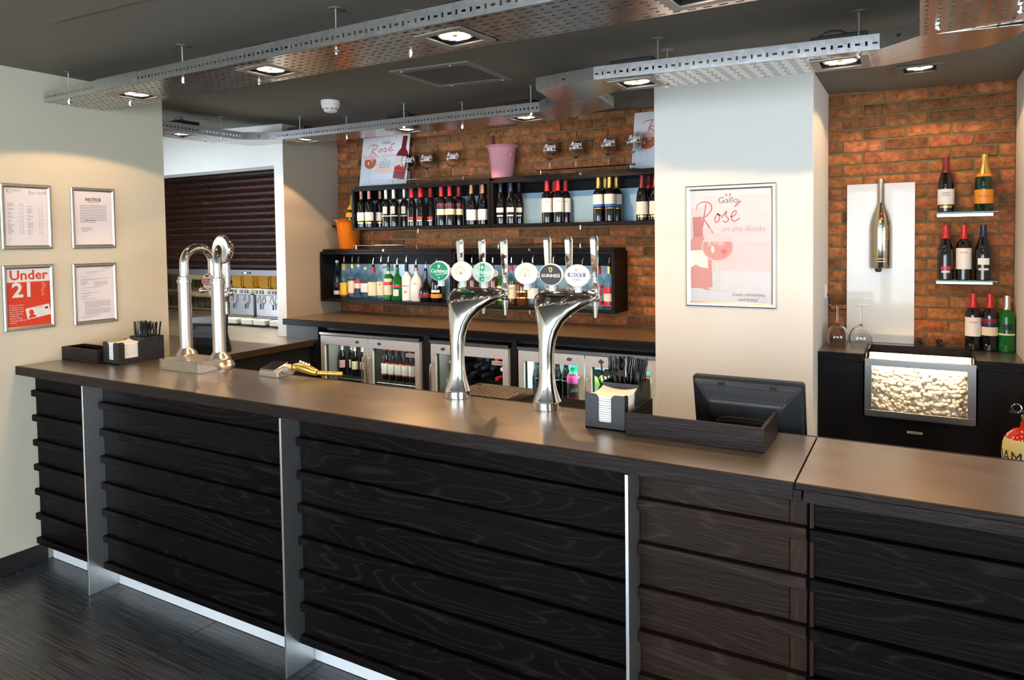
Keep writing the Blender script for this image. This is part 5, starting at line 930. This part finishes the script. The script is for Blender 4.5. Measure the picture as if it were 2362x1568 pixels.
def card(label,x0,x1,yb,yt,z0,z1):
    """freestanding show card leaning back on the shelf top"""
    d=thing('show_card',label,'poster',((x0+x1)/2,yb,z0)); w=x1-x0; L_=math.hypot(z1-z0,yt-yb); v=Vector((0,(yt-yb)/L_,(z1-z0)/L_)); n=Vector((0,-v.z,v.y)); o=Vector((x0,yb,z0))
    B().add([o+Vector((a,0,0))+v*b_+n*dd for dd in (-.004,0) for a,b_ in ((0,0),(w,0),(w,L_),(0,L_))],[(0,3,2,1),(4,5,6,7),(0,1,5,4),(1,2,6,5),(2,3,7,6),(3,0,4,7)]).build('card',c('poster_pale',(.80,.76,.77)),d)
    P=Print(o,(1,0,0),v,n); P.rect(c('wash_pale',(.8,.79,.81)),0.002,w-.002,.20,L_-.002); P.rect(c('wash_card_blue',(.66,.74,.82),.3,noise=.08,scale=8),.002,w-.002,.002,.20); P.ell(ORNG if False else c('wash_orange',(.82,.60,.48),.4,noise=.1),w*.5,.135,.10,.03,20)
    s=w/.49
    P.text(INK,'Gallo',w*.52,L_*.868,.042,sx=1.1); P.text(GRL,'FAMILY',w*.52,L_*.83,.011,space=1.3); rose_script(P,ROSE,w*.12,L_*.61,w*.46,.8,.5); P.text(ROSEL,'on the Rocks',w*.60,L_*.605,.033,shear=.5)
    goblet_art(P,w*.205,L_*.50,.135,c('amber_wine',(.50,.14,.05)),GRL); P.ell(PINKL,w*.07,L_*.62,.020,.02,18)
    for i,t in enumerate(('Try','Gallo Rose','served over','lots of ice')): P.text(GINK,t,w*.52,L_*(.535-.05*i),.026)
    bottle_art(P,w*.83,.055,.36,-.12,DKRED,REDD,WLBL,REDO); P.text(GRL,'Cool, refreshing',w*.48,.05,.018); P.build(d)
    B().add([o+Vector((w*.42,.004,0)),o+Vector((w*.58,.004,0)),o+Vector((w*.5,.095,0)),o+v*L_*.7+Vector((w*.5,.006,0))],[(0,1,3),(1,2,3),(2,0,3),(0,2,1)]).build('strut',GRL,d,smooth=False)
card('white rose wine show card standing at the left end of the upper shelf top',-4.13,-3.625,4.60,4.665,2.1857,2.61)
card('rose wine show card standing beside the pillar, half hidden by it',-1.695,-1.20,4.60,4.67,2.1857,2.585)
# ---------------------------------------------------------------- alcove
ac=thing('alcove_counter','zinc topped counter with black edge in the brick alcove','counter',(0,4.45,1.06)); ZA=1.095
for a,b_ in ((-.474,-.252),(.258,.453)):
    bx(a,b_,4.212,4.697,ZA-.04,ZA).build('zinc_top',TOP,ac,bev=.001); bx(a,b_,4.19,4.2118,ZA-.045,ZA+.0005).build('front_edge',WOODBLK,ac,bev=.001)
bx(-.2518,.2578,4.60,4.697,ZA-.04,ZA).build('rear_strip',TOP,ac); bx(-.2518,.2578,4.585,4.5998,ZA-.045,ZA+.0005).build('rear_edge',WOODBLK,ac)
for a in (-.2518,.2468): bx(a,a+.011,4.215,4.5845,ZA-.045,ZA).build('cutout_edge',WOODBLK,ac)
ab=thing('alcove_cabinet','black cabinet front below the alcove counter','cabinet',(0,4.3,0))
for a,b_ in ((-.474,-.2535),(.2635,.453)): bx(a,b_,4.20,4.69,.001,1.049).build('side_panel',BPM,ab)
bx(-.2533,.2633,4.20,4.69,.001,.765).build('lower_panel',BPM,ab)
P=Print((-.01,4.1995,.70),(1,0,0),(0,0,1),(0,-1,0)); P.rect(GRL,-.035,.035,-.006,.006,'name_strip'); P.lines(INK,-.028,.028,0,1,.01,.004,last=1,words=False); P.build(ab)
ib=thing('ice_bin','stainless steel ice bin with a window of glowing ice','ice bin',(0,4.35,.775)); x0,x1,z0,z1=-.243,.2535,.775,1.078; y0=4.165
fr=B(); fr.box(x0,x1,y0,y0+.012,z0,z0+.032).box(x0,x1,y0,y0+.012,z1-.036,z1).box(x0,x0+.033,y0,y0+.012,z0+.032,z1-.036).box(x1-.036,x1,y0,y0+.012,z0+.032,z1-.036); fr.build('front_frame',STEEL,ib,bev=.0012)
bn=B(); bn.box(x0+.008,x0+.012,y0+.0125,4.575,z0,1.06).box(x1-.012,x1-.008,y0+.0125,4.575,z0,1.06).box(x0+.0125,x1-.0125,4.565,4.575,z0,1.045).box(x0+.008,x1-.008,y0+.0125,4.575,z0-.006,z0-.0005); bn.build('bin_walls',STEEL,ib)
bx(x0+.0125,x1-.0125,4.34,4.345,1.0,1.088).build('inner_lip',STEEL,ib)
bx(x0+.033,x1-.036,y0+.003,y0+.008,z0+.032,z1-.036).build('window',pane_mat('ice_window',(1,1,1),.3),ib)
bx(x0+.02,x1-.02,4.30,4.31,z0+.005,1.035).build('light_panel',mat('ice_light',(1,.72,.40),.5,emit=2.0),ib)
ICE=bpy.data.materials.new('ice'); ICE.use_nodes=True; nt=ICE.node_tree; p=nt.nodes['Principled BSDF']; tl=nt.nodes.new('ShaderNodeBsdfTranslucent'); tl.inputs[0].default_value=(.98,.95,.88,1); mxs=nt.nodes.new('ShaderNodeMixShader'); mxs.inputs[0].default_value=.6; nt.links.new(p.outputs[0],mxs.inputs[1]); nt.links.new(tl.outputs[0],mxs.inputs[2]); nt.links.new(mxs.outputs[0],nt.nodes['Material Output'].inputs[0]); p.inputs['Base Color'].default_value=(.95,.93,.88,1); p.inputs['Roughness'].default_value=.2; p.inputs['Transmission Weight'].default_value=.0; p.inputs['Subsurface Weight'].default_value=.0; p.inputs['IOR'].default_value=1.25
nz=nt.nodes.new('ShaderNodeTexNoise'); nz.inputs['Scale'].default_value=60; bn_=nt.nodes.new('ShaderNodeBump'); bn_.inputs['Strength'].default_value=.4; nt.links.new(nz.outputs[0],bn_.inputs['Height']); nt.links.new(bn_.outputs[0],p.inputs['Normal']); MC['ice']=ICE
b=B(); rnd=random.Random(11)
for j in range(20):
    for i in range(34):
        for k in range(2):
            cx_=x0+.026+(x1-x0-.055)*(i+.5*(j%2))/34.5+rnd.uniform(-.006,.006); cz_=z0+.010+j*.0125+rnd.uniform(-.005,.005); cy_=y0+.062+k*.035+rnd.uniform(0,.016); s=rnd.uniform(.0105,.0155)
            if cz_>1.035: continue
            b.lathe([(0,-s*.9),(s*.75,-s*.75),(s,-s*.2),(s*.95,s*.4),(s*.6,s*.85),(0,s*.7)],7,c=(cx_,cy_,cz_),a0=rnd.uniform(0,1),a1=None)
il=bpy.data.lights.new('ice_strip','AREA'); il.shape='RECTANGLE'; il.size=.44; il.size_y=.012; il.energy=2.6; il.color=(1,.68,.36); lo=link(bpy.data.objects.new('ice_strip',il)); lo.parent=ib; lo.location=Vector((.005,y0+.022,1.062))-WL[ib.name]; lo.rotation_euler=(R(18),0,0)
tag(b.build('ice_cubes',ICE,ib,ang=70),'clear ice heaped behind the window',kind='stuff')
ex=thing('backing_board','tall white board carrying the steel bottle on the alcove wall','board',(-.195,4.68,1.096)); bx(-.372,-.018,4.6815,4.690,1.096,2.03).build('panel',mat('white_board',(.62,.64,.62),.25,noise=.015,coat=.4),ex,bev=.001)
ds=thing('bottle_dispenser','brushed steel half bottle dispenser on the white board','dispenser',(-.192,4.66,1.515))
pr_=[(0,0),(.058,0),(.060,.004),(.060,.235),(.056,.27),(.044,.315),(.026,.360),(.0195,.385),(.0190,.52),(.0,.52)]
hb=B(); n=18; hb.lathe(pr_,n,c=(-.192,4.6805,1.535),a0=-math.pi,a1=0); hb.build('half_bottle',mat('dispenser_metal',(.55,.50,.42),.16,1,noise=.1,scale=12,stretch=(1,1,.2)),ds)
B().lathe([(0,-.022),(.014,-.020),(.018,-.008),(.018,0),(0,0)],16,c=(-.202,4.645,1.5345)).build('outlet',BP,ds)
for zz,mt in ((1.852,RED),(1.822,ORNG),(1.795,GREEN)):
    r=rad('bord',.2); rr_=.060 if zz<1.80 else (.0545 if zz<1.83 else .043); B().lathe([(0,0),(.008,0),(.006,.004),(0,.006)],14).xf(lambda p:Vector((-.186+p.x,4.6805-rr_*.99-p.z,zz+p.y))).build('indicator',mt,ds)
P=Print((0,0,0),(1,0,0),(0,0,1),(0,-1,0),map3=lambda a,b_,dd:Vector((-.192+.0605*math.sin(a/.0605),4.6805-(.0605+dd)*math.cos(a/.0605),1.535+b_)))
for zz in (.17,.055,.04): P.stroke(GOLD,[(-.065,zz),(-.03,zz),(0,zz),(.03,zz),(.065,zz)],.0025,'band')
P.stroke(GOLD,[(-.04,.13),(-.04,.07),(-.015,.07),(-.015,.13),(-.04,.13)],.002,'crest').ell(GOLD,-.028,.10,.006,.012,10,'crest').ell(GOLD,.02,.11,.006,.007,10,'crest'); P.build(ds)
for zt in (1.8507,1.4767):
    g=thing('glass_shelf','green edged glass shelf on the brick, %s of the two'%('upper' if zt>1.6 else 'lower'),'shelf',(.22,4.62,zt)); bx(.082,.368,4.555,4.696,zt-.008,zt-.0003).build('pane',GSH,g,bev=.0008); bx(.088,.352,4.64,4.697,zt-.026,zt-.0085).build('bracket',ALU,g,bev=.001)
for i,(x,rz_) in enumerate(((.005,.3),(.105,1.1))):
    sp_=thing('bottle_stopper',('left','right')[i]+' small black bottle stopper on the alcove counter','stopper',(x,4.655,ZA)); B().lathe([(0,0),(.015,0),(.016,.008),(.010,.014),(.012,.022),(.018,.028),(.018,.034),(.008,.04),(0,.04)],14,c=(x,4.655,ZA+.0006)).build('plug',BP,sp_); B().tube([(x,4.65,ZA+.03),(x+.02*math.cos(rz_),4.64,ZA+.022),(x+.03*math.cos(rz_),4.632,ZA+.012)],.006,8).build('lever',BP,sp_)
so=thing('wall_socket','white wall socket with a black cable on the side of the pillar','socket',(-.476,4.56,1.40)); bx(-.4768,-.468,4.52,4.60,1.36,1.44).build('plate',WPL,so,bev=.002); B().tube([(-.466,4.56,1.385),(-.455,4.56,1.36),(-.458,4.58,1.31),(-.45,4.60,1.28),(-.435,4.66,1.275),(-.41,4.682,1.283),(-.372,4.685,1.285)],.0045,8).build('cable',BP,so)
# fire extinguisher at the right edge
fe=thing('fire_extinguisher','red fire extinguisher with cream label at the right edge','fire extinguisher',(.430,3.72,0)); REDP=mat('gloss_red',(.55,.025,.012),.15,coat=.6,noise=.03)
B().lathe([(0,.001),(.082,.001),(.086,.02),(.086,.70),(.083,.735),(.070,.768),(.045,.790),(.022,.797),(.020,.82),(0,.82)],36,c=(.430,3.72,0)).build('cylinder',REDP,fe)
lb=B().lathe([(.0868,.42),(.0868,.70),(.0840,.735),(.0760,.757)],24,c=(.430,3.72,0),a0=R(-195),a1=R(-62)).build('label',c('ext_label',(.72,.68,.32)),fe)
v,f=text2d('FOAM',.062,sx) if False else text2d('FOAM',.062); B().add([(.430+.0878*math.cos(R(-158)+x/.0878),3.72+.0878*math.sin(R(-158)+x/.0878),.690+y) for x,y in v],f).build('lettering',INK,lb,smooth=False)
vh=B().box(.413,.447,3.70,3.74,.8203,.845).build('valve',mat('brass',(.6,.45,.2),.3,1,noise=.1),fe,bev=.003); B().tube([(.393+.017*math.cos(t),3.69,.874+.017*math.sin(t)) for t in [2*math.pi*k/16 for k in range(17)]],.003,8).build('pin_ring',CHROME,fe); B().add([(.37,3.71,.85),(.47,3.71,.862),(.47,3.73,.862),(.37,3.73,.85),(.37,3.71,.856),(.47,3.71,.868),(.47,3.73,.868),(.37,3.73,.856)],[(0,3,2,1),(4,5,6,7),(0,1,5,4),(1,2,6,5),(2,3,7,6),(3,0,4,7)]).build('lever',BP,fe)

for o in fe.children_recursive: o.data.transform(Matrix.Diagonal((1,1,1.12,1)))
fe.location.x-=.022
